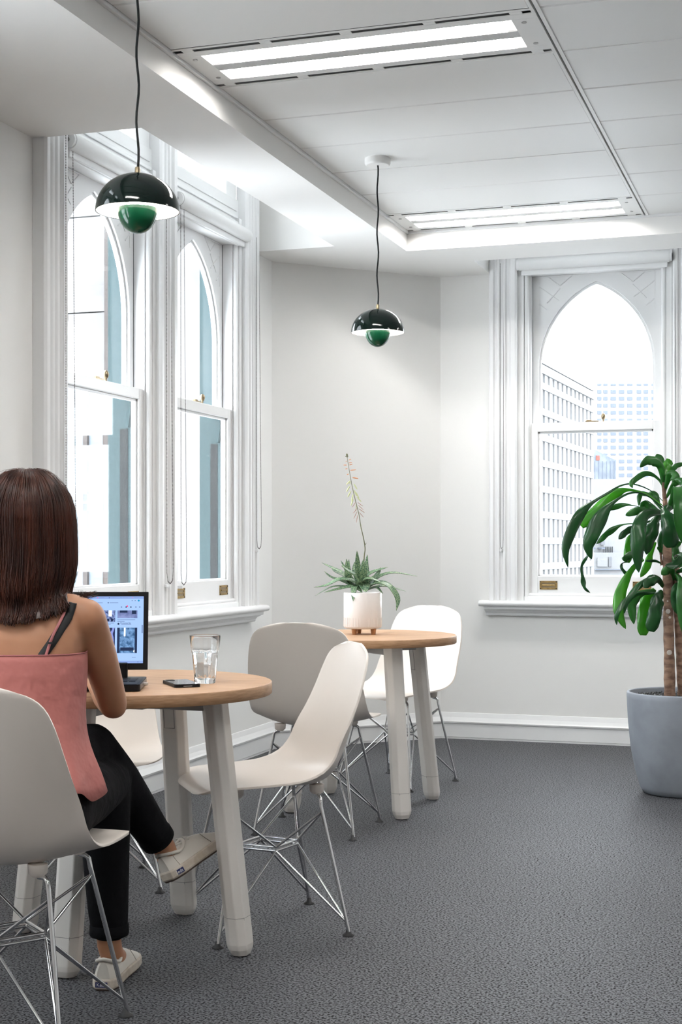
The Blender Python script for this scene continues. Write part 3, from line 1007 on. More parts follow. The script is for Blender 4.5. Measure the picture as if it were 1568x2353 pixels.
def make_chair():
    root = empty('shell_chair')
    sh = link('shell', shell_mesh(), 'shell_plastic', root)
    s = sh.modifiers.new('solid', 'SOLIDIFY')
    s.thickness = .0065
    s.offset = 0
    s.use_rim = True
    bv = sh.modifiers.new('round', 'BEVEL')
    bv.width = .002
    bv.segments = 2
    bv.limit_method = 'ANGLE'
    bv.angle_limit = R(50)
    mz, fz = .405, .012
    corners = [(.135, .125), (-.135, .125), (-.135, -.115), (.135, -.115)]
    feet = [(.205, .200), (-.205, .200), (-.195, -.185), (.195, -.185)]
    nodes = [(0, .09), (-.085, 0), (0, -.09), (.085, 0)]        # ring nodes: front, left, back, right
    adj = [(0, 3), (0, 1), (2, 1), (2, 3)]
    RZ = .243
    ring = MB()
    for dz in (0, .011):
        for i in range(4):
            a, b_ = nodes[i], nodes[(i + 1) % 4]
            ring.tube([(a[0], a[1], RZ - dz), (b_[0], b_[1], RZ - dz)], .0042, 8)
    ring.build('ring_brace', 'chrome', root)
    for i in range(4):
        c, f = corners[i], feet[i]
        sx = 1 if c[0] > 0 else -1
        zc = mz - (.0 if c[1] > 0 else .0)
        MB().lathe([(.022, .014), (.021, -.006), (.012, -.014)], 16, c=(c[0] - sx * .02, c[1], zc + .006)).build('shock_mount', 'shell_plastic', root)
        inx, iny = c[0] - sx * .02, c[1]
        pts = [(inx, iny, zc - .008), (c[0] - sx * .004, c[1], zc - .010), (c[0] + sx * .004, c[1] + (.004 if c[1] > 0 else -.004), zc - .018)]
        dirx, diry = f[0] - c[0], f[1] - c[1]
        for t in (.06, .3, .65, 1.0):
            pts.append((c[0] + sx * .004 + dirx * t, c[1] + diry * t, zc - .018 + (fz - zc + .018) * t))
        MB().tube(pts, .0056, 10).build('leg', 'chrome', root)
        MB().lathe([(.017, 0), (.017, .003), (.0085, .008), (.007, .018), (.005, .020)], 16, c=(f[0], f[1], 0)).build('glide', 'black_rubber', root)
        def lp(t):
            return Vector((c[0] + sx * .004 + dirx * t, c[1] + diry * t, zc - .018 + (fz - zc + .018) * t))
        br = MB()
        for n_ in adj[i]:
            nd = nodes[n_]
            N = Vector((nd[0], nd[1], RZ))
            tang = (lp(0) - N)
            up = lp(.10)
            mid = N.lerp(up, .93)
            br.tube([N, mid, up + Vector((0, 0, .002)), lp(.16)], .0036, 8)
            dn = lp(.93)
            N2 = Vector((nd[0], nd[1], RZ - .011))
            br.tube([N2, N2.lerp(dn, .94), dn], .0036, 8)
        br.build('strut', 'chrome', root)
    return root
ch = make_chair()
def put(o, lat, d, cam_angle, lab):
    o.location = W(lat, d)
    o.rotation_euler = (0, 0, R(cam_angle) + TH - pi / 2)
    tag(o, lab, 'chair', 'white shell chairs on wire legs')
put(ch, -.75, 3.30, 79, 'white shell chair on wire legs that the woman sits on, seen from behind')
put(copy_tree(ch), -.215, 4.30, 198, 'white shell chair on wire legs seen in profile right of the nearer table')
put(copy_tree(ch), -.83, 4.83, 284, 'white shell chair mostly hidden behind the laptop table, under the window')
put(copy_tree(ch), -.096, 5.753, 75, 'white shell chair seen from behind in shade, pushed up to the aloe table')
put(copy_tree(ch), .275, 6.89, 232, 'bright white shell chair behind the aloe table by the end wall')

# ================================================================ things on the near table
TZ = .735
# --- water glass
g = empty('water_glass', W(-.378, 4.05, TZ))
tag(g, 'faceted clear glass half full of water on the oak table', 'glass')
def facet(r, n=80, amp=.0012, on=1.0):
    out = []
    for j in range(n):
        a = 2 * pi * j / n
        ph = (a * 10 / (2 * pi)) % 1.0
        k = abs(ph - .5) * 2
        out.append((r * (1 - on * .035 * (1 - k * k)) * math.cos(a), r * (1 - on * .035 * (1 - k * k)) * math.sin(a)))
    return out
outer = [(.028, .0, .6), (.0305, .004, 1), (.0330, .04, 1), (.0365, .078, 1), (.0385, .086, .6), (.0395, .092, 0), (.0432, .131, 0), (.0430, .1325, 0)]
inner = [(.0415, .1325, 0), (.0410, .131, 0), (.0375, .090, 0), (.0355, .078, 0), (.0325, .04, 0), (.0302, .016, 0), (.026, .0125, 0)]
rings = [[(x, y, z) for x, y in facet(r, on=f)] for r, z, f in outer + inner]
MB().loft(rings).build('tumbler', 'glass_clear', g)
wr = [(.0258, .0127), (.0300, .0162), (.0323, .04), (.0353, .078), (.0366, .086)]
MB().lathe([(r + .0004, z - .0004) for r, z in wr], 64).build('water', 'water', g)
# --- phone
ph = empty('phone', W(-.437, 3.985, TZ), TH + R(20))
tag(ph, 'black smartphone lying face up on the oak table', 'phone')
def rrect(w_, h_, r, n=6):
    out = []
    for cx, cy, a0 in ((w_ - r, h_ - r, 0), (-w_ + r, h_ - r, 90), (-w_ + r, -h_ + r, 180), (w_ - r, -h_ + r, 270)):
        for i in range(n + 1):
            a = R(a0 + 90 * i / n)
            out.append((cx + r * math.cos(a), cy + r * math.sin(a)))
    return out
MB().prism(rrect(.036, .074, .009), 'z', .0005, .0085, smooth=False).build('case', 'laptop_black', ph, bevel=.0022)
MB().prism(rrect(.033, .071, .007), 'z', .0085, .0092).build('glass_face', 'phone_glass', ph)
MB().prism(rrect(.011, .013, .004), 'z', .0090, .0101).build('camera_bump', 'laptop_black', ph, loc=(-.018, .055, 0))
MB().box(-.012, .012, -.0745, -.0738, .003, .005).build('port', 'bracket_grey', ph)
# --- laptop: thin base, raised screen on a hinge block
lp_ = empty('laptop', W(-.692, 3.915, TZ), TH + R(3))
tag(lp_, 'black laptop with a bright web page on its raised screen', 'laptop')
MB().prism([(-.155, -.125), (.155, -.125), (.160, -.118), (.160, .10), (.152, .112), (-.152, .112), (-.16, .10), (-.16, -.118)], 'z', .002, .019).build('base', 'laptop_black', lp_, bevel=.002)
dk = MB().box(-.152, .152, -.118, .075, .0188, .0198).build('deck', 'laptop_deck', lp_)
MB().box(.1605, .1612, -.11, .09, .004, .017).build('side_trim', 'laptop_side', lp_)
MB().box(-.05, .05, -.112, -.052, .0198, .0202).build('touchpad', 'laptop_side', dk)
kb = MB()
for r_ in range(5):
    for c_ in range(14):
        kb.box(-.142 + c_ * .0205, -.142 + c_ * .0205 + .0175, -.044 + r_ * .0205, -.044 + r_ * .0205 + .0175, .0198, .0212)
kb.build('keys', 'laptop_black', dk)
MB().box(.161, .173, -.022, -.008, .007, .014).build('usb_plug', 'usb_metal', lp_, bevel=.001)
MB().box(-.11, .11, .070, .092, .018, .060).build('hinge_block', 'laptop_black', lp_, bevel=.003)
scr = empty('screen', (0, .088, .040))
scr.parent = lp_
scr.rotation_euler = (R(-9), 0, 0)
SW, SH = .164, .216
MB().box(-SW, SW, 0, .006, 0, SH).build('lid', 'laptop_black', scr, bevel=.0015)
emat('screen_page', (0.42, 0.62, 1.0, 1), 0.62)
emat('screen_bar', (0.33, 0.48, 0.92, 1), 0.55)
emat('ink_dark', (0.03, 0.05, 0.12, 1), 0.5)
emat('ink_grey', (0.14, 0.20, 0.36, 1), 0.8)
emat('ink_teal', (0.01, 0.22, 0.42, 1), 0.9)
emat('ink_red', (0.75, 0.05, 0.16, 1), 0.9)
emat('ink_white', (0.75, 0.85, 1.0, 1), 1.0)
def pic(name, c0, c1, kind, scale):
    m = emat(name, c0, 0.6)
    nt = m.node_tree
    e = [n for n in nt.nodes if n.type == 'EMISSION'][0]
    tc = nt.nodes.new('ShaderNodeTexCoord')
    if kind == 'wave':
        t = nt.nodes.new('ShaderNodeTexWave')
        t.inputs['Distortion'].default_value = 6
        t.inputs['Detail'].default_value = 3
    elif kind == 'brick':
        t = nt.nodes.new('ShaderNodeTexChecker')
    else:
        t = nt.nodes.new('ShaderNodeTexNoise')
        t.inputs['Detail'].default_value = 6
    t.inputs['Scale'].default_value = scale
    nt.links.new(tc.outputs['Object'], t.inputs['Vector'])
    rp = nt.nodes.new('ShaderNodeValToRGB')
    rp.color_ramp.elements[0].color = c0
    rp.color_ramp.elements[1].color = c1
    rp.color_ramp.elements[0].position = .38
    rp.color_ramp.elements[1].position = .62
    nt.links.new(t.outputs['Fac'], rp.inputs['Fac'])
    nt.links.new(rp.outputs['Color'], e.inputs['Color'])
pic('photo_room', (0.16, 0.20, 0.42, 1), (0.30, 0.36, 0.66, 1), 'noise', 60)
pic('photo_shelf', (0.03, 0.04, 0.12, 1), (0.35, 0.46, 0.85, 1), 'noise', 170)
pic('photo_chains', (0.03, 0.04, 0.11, 1), (0.30, 0.36, 0.80, 1), 'wave', 26)
pic('photo_hall', (0.05, 0.13, 0.28, 1), (0.24, 0.45, 0.80, 1), 'noise', 90)
PW0, PW1, PH0, PH1 = -SW + .010, SW - .013, .018, SH - .013
def sx(u): return PW0 + (PW1 - PW0) * u
def sz(v): return PH0 + (PH1 - PH0) * v
page = MB().box(PW0, PW1, -.0006, 0, PH0, PH1).build('display', 'screen_page', scr)
def ui(u0, u1, v0, v1, mt, nm, k=.0011):
    MB().box(sx(u0), sx(u1), -k, -.0005, sz(v0), sz(v1)).build(nm, mt, page)
def dot(u, v, r, mt, nm='icon'):
    MB().lathe([(r, 0), (r, .0006)], 14).build(nm, mt, page, loc=(sx(u), -.0005, sz(v)), rot=(R(90), 0, 0))
ui(0, 1, .965, 1, 'screen_bar', 'tab_bar')
ui(0, 1, 0, .035, 'screen_bar', 'task_bar')
for i in range(9):
    u = .06 + i * .105
    dot(u, .982, .0016, ('ink_red', 'ink_red', 'ink_dark', 'ink_teal')[i % 4])
    ui(u + .012, u + .06, .979, .985, 'ink_grey', 'tab_title')
for u in (.06, .22, .38, .54, .68):
    dot(u, .905, .0015, 'ink_dark')
    ui(u + .012, u + .09, .902, .909, 'ink_grey', 'bookmark_title')
dot(.955, .937, .0026, 'ink_teal')
for u in (.895, .923):
    dot(u, .937, .0013, 'ink_grey')
for u, mt in ((.80, 'ink_grey'), (.842, 'ink_dark'), (.885, 'ink_dark'), (.93, 'ink_grey'), (.965, 'ink_grey')):
    dot(u, .84, .002, mt)
dot(.852, .853, .0022, 'ink_red', 'badge')
cols = [(.02, .19), (.21, .38), (.40, .555), (.575, .745), (.765, .945)]
for i, (a, b_) in enumerate(cols):
    top = 'photo_room' if i in (4, 1) else 'photo_shelf'
    lo = .675 if i == 4 else .62
    ui(a, b_, lo, .79, top, 'picture')
    if i == 4:
        ui(a + .02, a + .09, .755, .79, 'ink_dark', 'picture_shadow', .0013)
        ui(b_ - .05, b_ - .01, .735, .79, 'ink_dark', 'picture_shadow', .0013)
    if i == 3:
        ui(a + .11, a + .14, .70, .79, 'ink_white', 'picture_window', .0013)
        for q in range(4):
            ui(a + .03 + q * .034, a + .05 + q * .034, .625, .665, 'ink_dark', 'picture_window', .0013)
    for q in range(2):
        if i != 4:
            ui(a + .01, b_ - .01 - q * .03, .596 - q * .020, .602 - q * .020, 'ink_grey', 'caption')
    bt = .145 if i != 4 else .15
    ui(a, b_, bt, .53, 'photo_chains' if i in (3, 0) else 'photo_hall', 'picture')
    if i == 4:
        ui(a, a + .022, bt, .53, 'ink_dark', 'picture_curtain', .0013)
        ui(b_ - .022, b_, bt, .53, 'ink_dark', 'picture_curtain', .0013)
        ui(a + .03, b_ - .03, .185, .235, 'ink_dark', 'picture_table', .0013)
        ui(a + .06, a + .075, .40, .53, 'ink_white', 'picture_lamp', .0013)
        dot(b_ - .02, .18, .0042, 'ink_white')
    if i == 3:
        MB().prism([(sx(a), sz(bt)), (sx(b_), sz(bt)), (sx(b_), sz(bt + .1)), (sx(a), sz(bt + .03))], 'y', -.0013, -.0006).build('picture_shadow', 'ink_dark', page)
dot(.775, .588, .0028, 'ink_dark')
ui(.765, .925, .646, .653, 'ink_grey', 'caption')
ui(.765, .83, .622, .629, 'ink_grey', 'caption')
me = text_mesh('Promoted by', .0055)
link('caption_lettering', me, 'ink_dark', page, loc=(sx(.84), -.0008, sz(.598)), rot=(R(90), 0, 0))
ui(.80, .89, .574, .580, 'ink_grey', 'caption')
ui(.90, .935, .085, .09, 'ink_grey', 'caption')
for u, mt in ((.735, 'ink_teal'), (.755, 'ink_dark'), (.78, 'ink_grey'), (.80, 'ink_grey'), (.955, 'ink_dark')):
    dot(u, .018, .0015, mt)
ui(.985, .995, .45, .57, 'ink_grey', 'scroll_bar')

# ================================================================ potted aloe on the far table
al = empty('potted_aloe', W(.094, 6.30, TZ), TH)
tag(al, 'spotted aloe with a tall flower stalk in a white footed pot', 'potted plant')
K = 6.30 / FPX / 4.9
def AL(x, y, dy=0.0):
    return Vector(((x - 757) * K, dy, (2143 - y) * K))
PR, PZ0, PZ1 = .0825, .0245, .180
pot = MB().lathe([(PR - .014, PZ0), (PR - .004, PZ0 + .003), (PR, PZ0 + .010), (PR, PZ1 - .002), (PR - .002, PZ1), (PR - .006, PZ1), (PR - .008, PZ1 - .004), (PR - .008, PZ1 - .02)], 64).build('pot', 'ceramic', al)
rib = MB().box(-.0012, .0012, -.0014, .0006, PZ0 + .010, PZ0 + .048).mesh('flute')
for k in range(46):
    a = 2 * pi * k / 46
    link('flute', rib, 'ceramic', pot, loc=(PR * math.sin(a), -PR * math.cos(a), 0), rot=(0, 0, a))
MB().lathe([(.001, PZ1 - .018), (PR - .008, PZ1 - .018), (PR - .008, PZ1 - .014), (.001, PZ1 - .010)], 32).build('soil', 'soil_black', al)
for x, y in ((-.037, -.045), (.045, -.045), (-.016, .05)):
    MB().lathe([(.0095, 0), (.0125, PZ0 + .002)], 16, c=(x, y, 0)).build('peg_foot', 'wood_peg', al)
def fleshy(pts, wmax, thick, name, mt, parent, n=14):
    """tapering curved succulent leaf with a gutter on its upper side"""
    c = crom(pts, n)
    rings = []
    for i, p in enumerate(c):
        t = (c[min(i + 1, n)] - c[max(i - 1, 0)]).normalized()
        side = t.cross(Vector((0, -.35, 1)))
        if side.length < .05:
            side = Vector((1, 0, 0))
        side.normalize()
        up = side.cross(t).normalized()
        f = i / n
        w_ = wmax * (.75 + .45 * f - 1.2 * f ** 2.2) if f < .98 else wmax * .02
        w_ = max(w_, wmax * .02)
        h_ = thick * (1 - f) ** .6 + .0004
        rings.append([p - side * w_ / 2 + up * h_ * .25, p - side * w_ * .28 + up * h_ * .02, p + up * -h_ * .1, p + side * w_ * .28 + up * h_ * .02, p + side * w_ / 2 + up * h_ * .25, p + side * w_ * .3 - up * h_ * .6, p - up * h_, p - side * w_ * .3 - up * h_ * .6])
    return MB().loft(rings).build(name, mt, parent)
ALV = [([(720, 1600), (700, 1500), (600, 1430), (510, 1365)], 105, -.04), ([(730, 1610), (660, 1540), (500, 1520), (350, 1590), (205, 1615)], 80, -.03), ([(720, 1640), (640, 1600), (480, 1630), (320, 1670)], 70, -.06),
       ([(700, 1600), (540, 1460), (420, 1400), (290, 1340)], 60, .06), ([(690, 1620), (520, 1540), (400, 1500), (320, 1435)], 52, .03), ([(700, 1620), (570, 1500), (450, 1440), (410, 1405)], 56, .07),
       ([(680, 1620), (600, 1540), (580, 1420), (575, 1295)], 66, .02), ([(690, 1620), (610, 1500), (595, 1400), (602, 1300)], 56, .04), ([(690, 1600), (590, 1460), (510, 1315)], 48, .05),
       ([(740, 1620), (720, 1520), (700, 1350), (692, 1205)], 72, .0), ([(760, 1620), (760, 1500), (760, 1400), (765, 1300)], 84, -.02), ([(780, 1600), (800, 1480), (800, 1350), (812, 1248)], 52, .04),
       ([(750, 1600), (790, 1490), (900, 1430), (1045, 1390)], 76, .02), ([(790, 1620), (930, 1500), (1060, 1455), (1200, 1460), (1380, 1495)], 60, .05), ([(720, 1610), (740, 1540), (830, 1510), (960, 1555)], 84, -.06),
       ([(790, 1620), (900, 1560), (1030, 1580), (1120, 1680), (1150, 1770), (1130, 1875)], 90, -.05), ([(800, 1640), (960, 1600), (1100, 1620), (1250, 1665)], 48, .03), ([(790, 1650), (860, 1615), (920, 1620), (980, 1685)], 60, -.05),
       ([(700, 1630), (668, 1600), (650, 1680), (648, 1765)], 66, -.085), ([(690, 1590), (710, 1630), (750, 1672)], 50, -.06), ([(770, 1560), (800, 1590), (790, 1670)], 80, -.05),
       ([(700, 1560), (660, 1430), (668, 1330)], 42, .05), ([(640, 1610), (480, 1600), (380, 1620), (215, 1715)], 34, -.02), ([(820, 1600), (900, 1500), (940, 1440), (962, 1395)], 58, .03), ([(730, 1560), (750, 1610), (776, 1662)], 56, -.06),
       ([(760, 1600), (850, 1520), (900, 1480), (930, 1450)], 60, -.01)]
for pts, w_, dy in ALV:
    n_ = len(pts)
    P = [AL(x, y, dy * (i / (n_ - 1)) ** .8) for i, (x, y) in enumerate(pts)]
    fleshy(P, w_ * K * 1.5, w_ * K * .26, 'leaf', 'aloe', al)
stk = [AL(x, y) for x, y in ((768, 1560), (772, 1300), (783, 1180), (765, 1060), (735, 930), (715, 800), (670, 620), (630, 440), (600, 270), (578, 130))]
sc_ = crom(stk, 40)
MB().tube(sc_, [.0026 - .0016 * i / 40 for i in range(41)], 8).build('flower_stalk', 'stalk', al)
BUD = MB().lathe([(.0005, 0), (.0021, .003), (.0026, .010), (.0022, .019), (.0008, .023)], 8).mesh('flower_bud')
BUDM = {}
def bud(x, y, x2, y2, mt, w_=1.0, dy=0.0):
    if mt not in BUDM:
        BUDM[mt] = BUD.copy()
    a, b_ = AL(x, y, 0), AL(x2, y2, dy)
    d_ = b_ - a
    o = link('flower_bud', BUDM[mt], mt, al, loc=a)
    o.rotation_mode = 'QUATERNION'
    o.rotation_quaternion = d_.to_track_quat('Z', 'Y')
    o.scale = (w_, w_, d_.length / .023)
for q in [(600, 340, 578, 350, 'bud_orange', .7), (615, 300, 682, 292, 'bud_orange', .8), (578, 240, 540, 240, 'bud_orange', .7), (605, 240, 643, 228, 'bud_orange', .7), (600, 215, 636, 214, 'bud_orange', .6), (598, 185, 625, 172, 'bud_orange', .6),
          (640, 380, 708, 392, 'bud_orange', 1), (585, 280, 560, 284, 'bud_orange', .6), (615, 418, 572, 460, 'bud_pale', 1.1), (612, 475, 573, 542, 'bud_pale', 1.2), (625, 530, 588, 602, 'bud_pale', 1.2), (648, 570, 632, 645, 'bud_pale', 1.2),
          (650, 620, 625, 698, 'bud_pale', 1.2), (655, 450, 695, 514, 'bud_pale', 1.1), (660, 520, 690, 590, 'bud_pale', 1.2), (680, 545, 715, 615, 'bud_pale', 1.1), (690, 600, 742, 655, 'bud_pale', .9), (615, 420, 612, 455, 'bud_pale', .9),
          (675, 660, 640, 715, 'bud_dry', .5), (685, 690, 680, 740, 'bud_pale', .6), (700, 660, 760, 705, 'bud_dry', .5), (705, 690, 765, 745, 'bud_dry', .5), (710, 730, 780, 778, 'bud_dry', .5), (690, 740, 645, 785, 'bud_dry', .5),
          (695, 760, 655, 845, 'bud_dry', .5), (715, 770, 768, 830, 'bud_dry', .5), (700, 800, 685, 890, 'bud_dry', .5), (690, 720, 665, 770, 'bud_dry', .5), (580, 150, 560, 140, 'stalk', .8), (580, 140, 578, 110, 'stalk', 1.6), (582, 155, 592, 135, 'stalk', .9), (575, 195, 565, 205, 'bud_orange', .5),
          (735, 920, 745, 915, 'bud_pale', .5), (740, 960, 728, 955, 'bud_pale', .4), (782, 1145, 797, 1115, 'stalk', .5)]:
    bud(*q)

# ================================================================ tall plant in the concrete pot
PC = W(1.525, 6.58)
pl = empty('potted_dracaena', PC, TH)
tag(pl, 'tall dracaena with drooping glossy leaves in a grey concrete pot', 'potted plant')
prf = [(.135, 0), (.158, .006), (.172, .03), (.192, .10), (.212, .20), (.224, .32), (.230, .43), (.2305, .452), (.227, .458), (.219, .458), (.216, .452), (.214, .40)]
MB().lathe(prf, 72).build('pot', 'concrete', pl)
sb = MB().lathe([(.001, .425), (.214, .425), (.214, .43), (.001, .435)], 40)
rg = random.Random(9)
for k in range(420):
    a, rr_ = rg.uniform(0, 2 * pi), .208 * math.sqrt(rg.random())
    s_ = rg.uniform(.004, .009)
    x, y, z = rr_ * math.cos(a), rr_ * math.sin(a), .434 + rg.uniform(0, .006)
    vs = [Vector((x, y, z)) + Vector((rg.uniform(.6, 1) * s_ * dx, rg.uniform(.6, 1) * s_ * dy, rg.uniform(.4, .9) * s_ * dz)) for dx, dy, dz in ((1, 0, 0), (-1, 0, 0), (0, 1, 0), (0, -1, 0), (0, 0, 1), (0, 0, -1))]
    sb.add(vs, [(0, 2, 4), (2, 1, 4), (1, 3, 4), (3, 0, 4), (2, 0, 5), (1, 2, 5), (3, 1, 5), (0, 3, 5)])
so = sb.build('bark_mulch', 'soil_black', pl)
so['kind'] = 'stuff'
KD = 6.55 / FPX / 5.09
def DL(x, y, dy=0.0):
    """point of the tall plant from the surveyed sketch grid"""
    px, py = 1260 + x / 5.09, 1020 + y / 5.09
    d_ = 6.58 + dy
    return Vector(((px - 784) / FPX * d_ - 1.525, dy, EYE + (HOR - py) / FPX * d_))
def trunk(pts, r0, r1, nm='trunk'):
    c = crom([DL(*p) for p in pts], 30)
    rad = [(r0 + (r1 - r0) * i / 30) * (1 + .05 * math.sin(i * 2.1) + .03 * math.sin(i * 5.3)) for i in range(31)]
    return MB().tube(c, rad, 14).build(nm, 'bark', pl)
tr = trunk([(1425, 2960), (1420, 2600), (1410, 2100), (1400, 1600), (1395, 1300), (1395, 1050)], .0265, .019)
for x, y, r_ in ((1405, 1960, .011), (1425, 2030, .006), (1420, 2460 - 20, .012), (1400, 1840, .004)):
    p = DL(x, y, -.024)
    MB().lathe([(r_, 0), (r_ * .8, .002)], 14).build('bark_scar', 'bark_spot', tr, loc=p, rot=(R(90), 0, 0))
trunk([(1585, 2960, .03), (1560, 2500, .03), (1530, 2000, .02), (1500, 1700, .02), (1490, 1400, .02)], .027, .018)
trunk([(1390, 1100), (1385, 900), (1365, 640), (1350, 450)], .014, .008, 'stem')
trunk([(1330, 1420), (1320, 1300), (1300, 1210)], .007, .004, 'side_shoot')

def strap_leaf(pts, wd, mt, wave=.12, ang=None, blunt=False, seed=0, n=26, late=0.0):
    """long arching leaf: narrow stalk end, broad blade, folded midrib, wavy edge"""
    c = crom([DL(*p) for p in pts], n)
    rl = random.Random(seed)
    ph = rl.uniform(0, 6)
    vs, fs = [], []
    view = Vector((0, 1, 0))
    prev = None
    for i, p in enumerate(c):
        f = i / n
        t = (c[min(i + 1, n)] - c[max(i - 1, 0)]).normalized()
        side = t.cross(view)
        if side.length < .05:
            side = prev or Vector((1, 0, 0))
        side.normalize()
        if prev and side.dot(prev) < 0:
            side = -side
        prev = side
        nrm = side.cross(t).normalized()
        tw = (ang or 0) + wave * 2.0 * math.sin(f * 9 + ph)
        s2_ = side * math.cos(tw) + nrm * math.sin(tw)
        n2_ = s2_.cross(t).normalized()
        prof_ = min(1.0, .22 + 1.5 * f ** 1.1) * ((1 - ((f - .62) / .38) ** 2.6) if f > .62 else 1)
        if blunt:
            prof_ = min(1.0, .3 + 1.6 * f) * (1 if f < .9 else 1 - (f - .9) * 5.5)
        if late:
            u_ = min(1.0, max(0.0, (f - late) / .22))
            prof_ *= .22 + .78 * u_ * u_ * (3 - 2 * u_)
        w_ = max(wd * KD * prof_, .0012)
        e = .10 * w_ * math.sin(f * 22 + ph)
        vs += [p - s2_ * w_ * .5 + n2_ * (w_ * .12 + e), p - s2_ * w_ * .25 + n2_ * w_ * .04, p, p + s2_ * w_ * .25 + n2_ * w_ * .04, p + s2_ * w_ * .5 + n2_ * (w_ * .12 - e)]
    for i in range(n):
        for j in range(4):
            a = i * 5 + j
            fs.append((a, a + 1, a + 6, a + 5))
    o = MB().add(vs, fs, True).build('leaf', mt, pl)
    s = o.modifiers.new('solid', 'SOLIDIFY')
    s.thickness = .0009
    return o
D_, M_, B_ = 'leaf_deep', 'leaf_mid', 'leaf_bright'
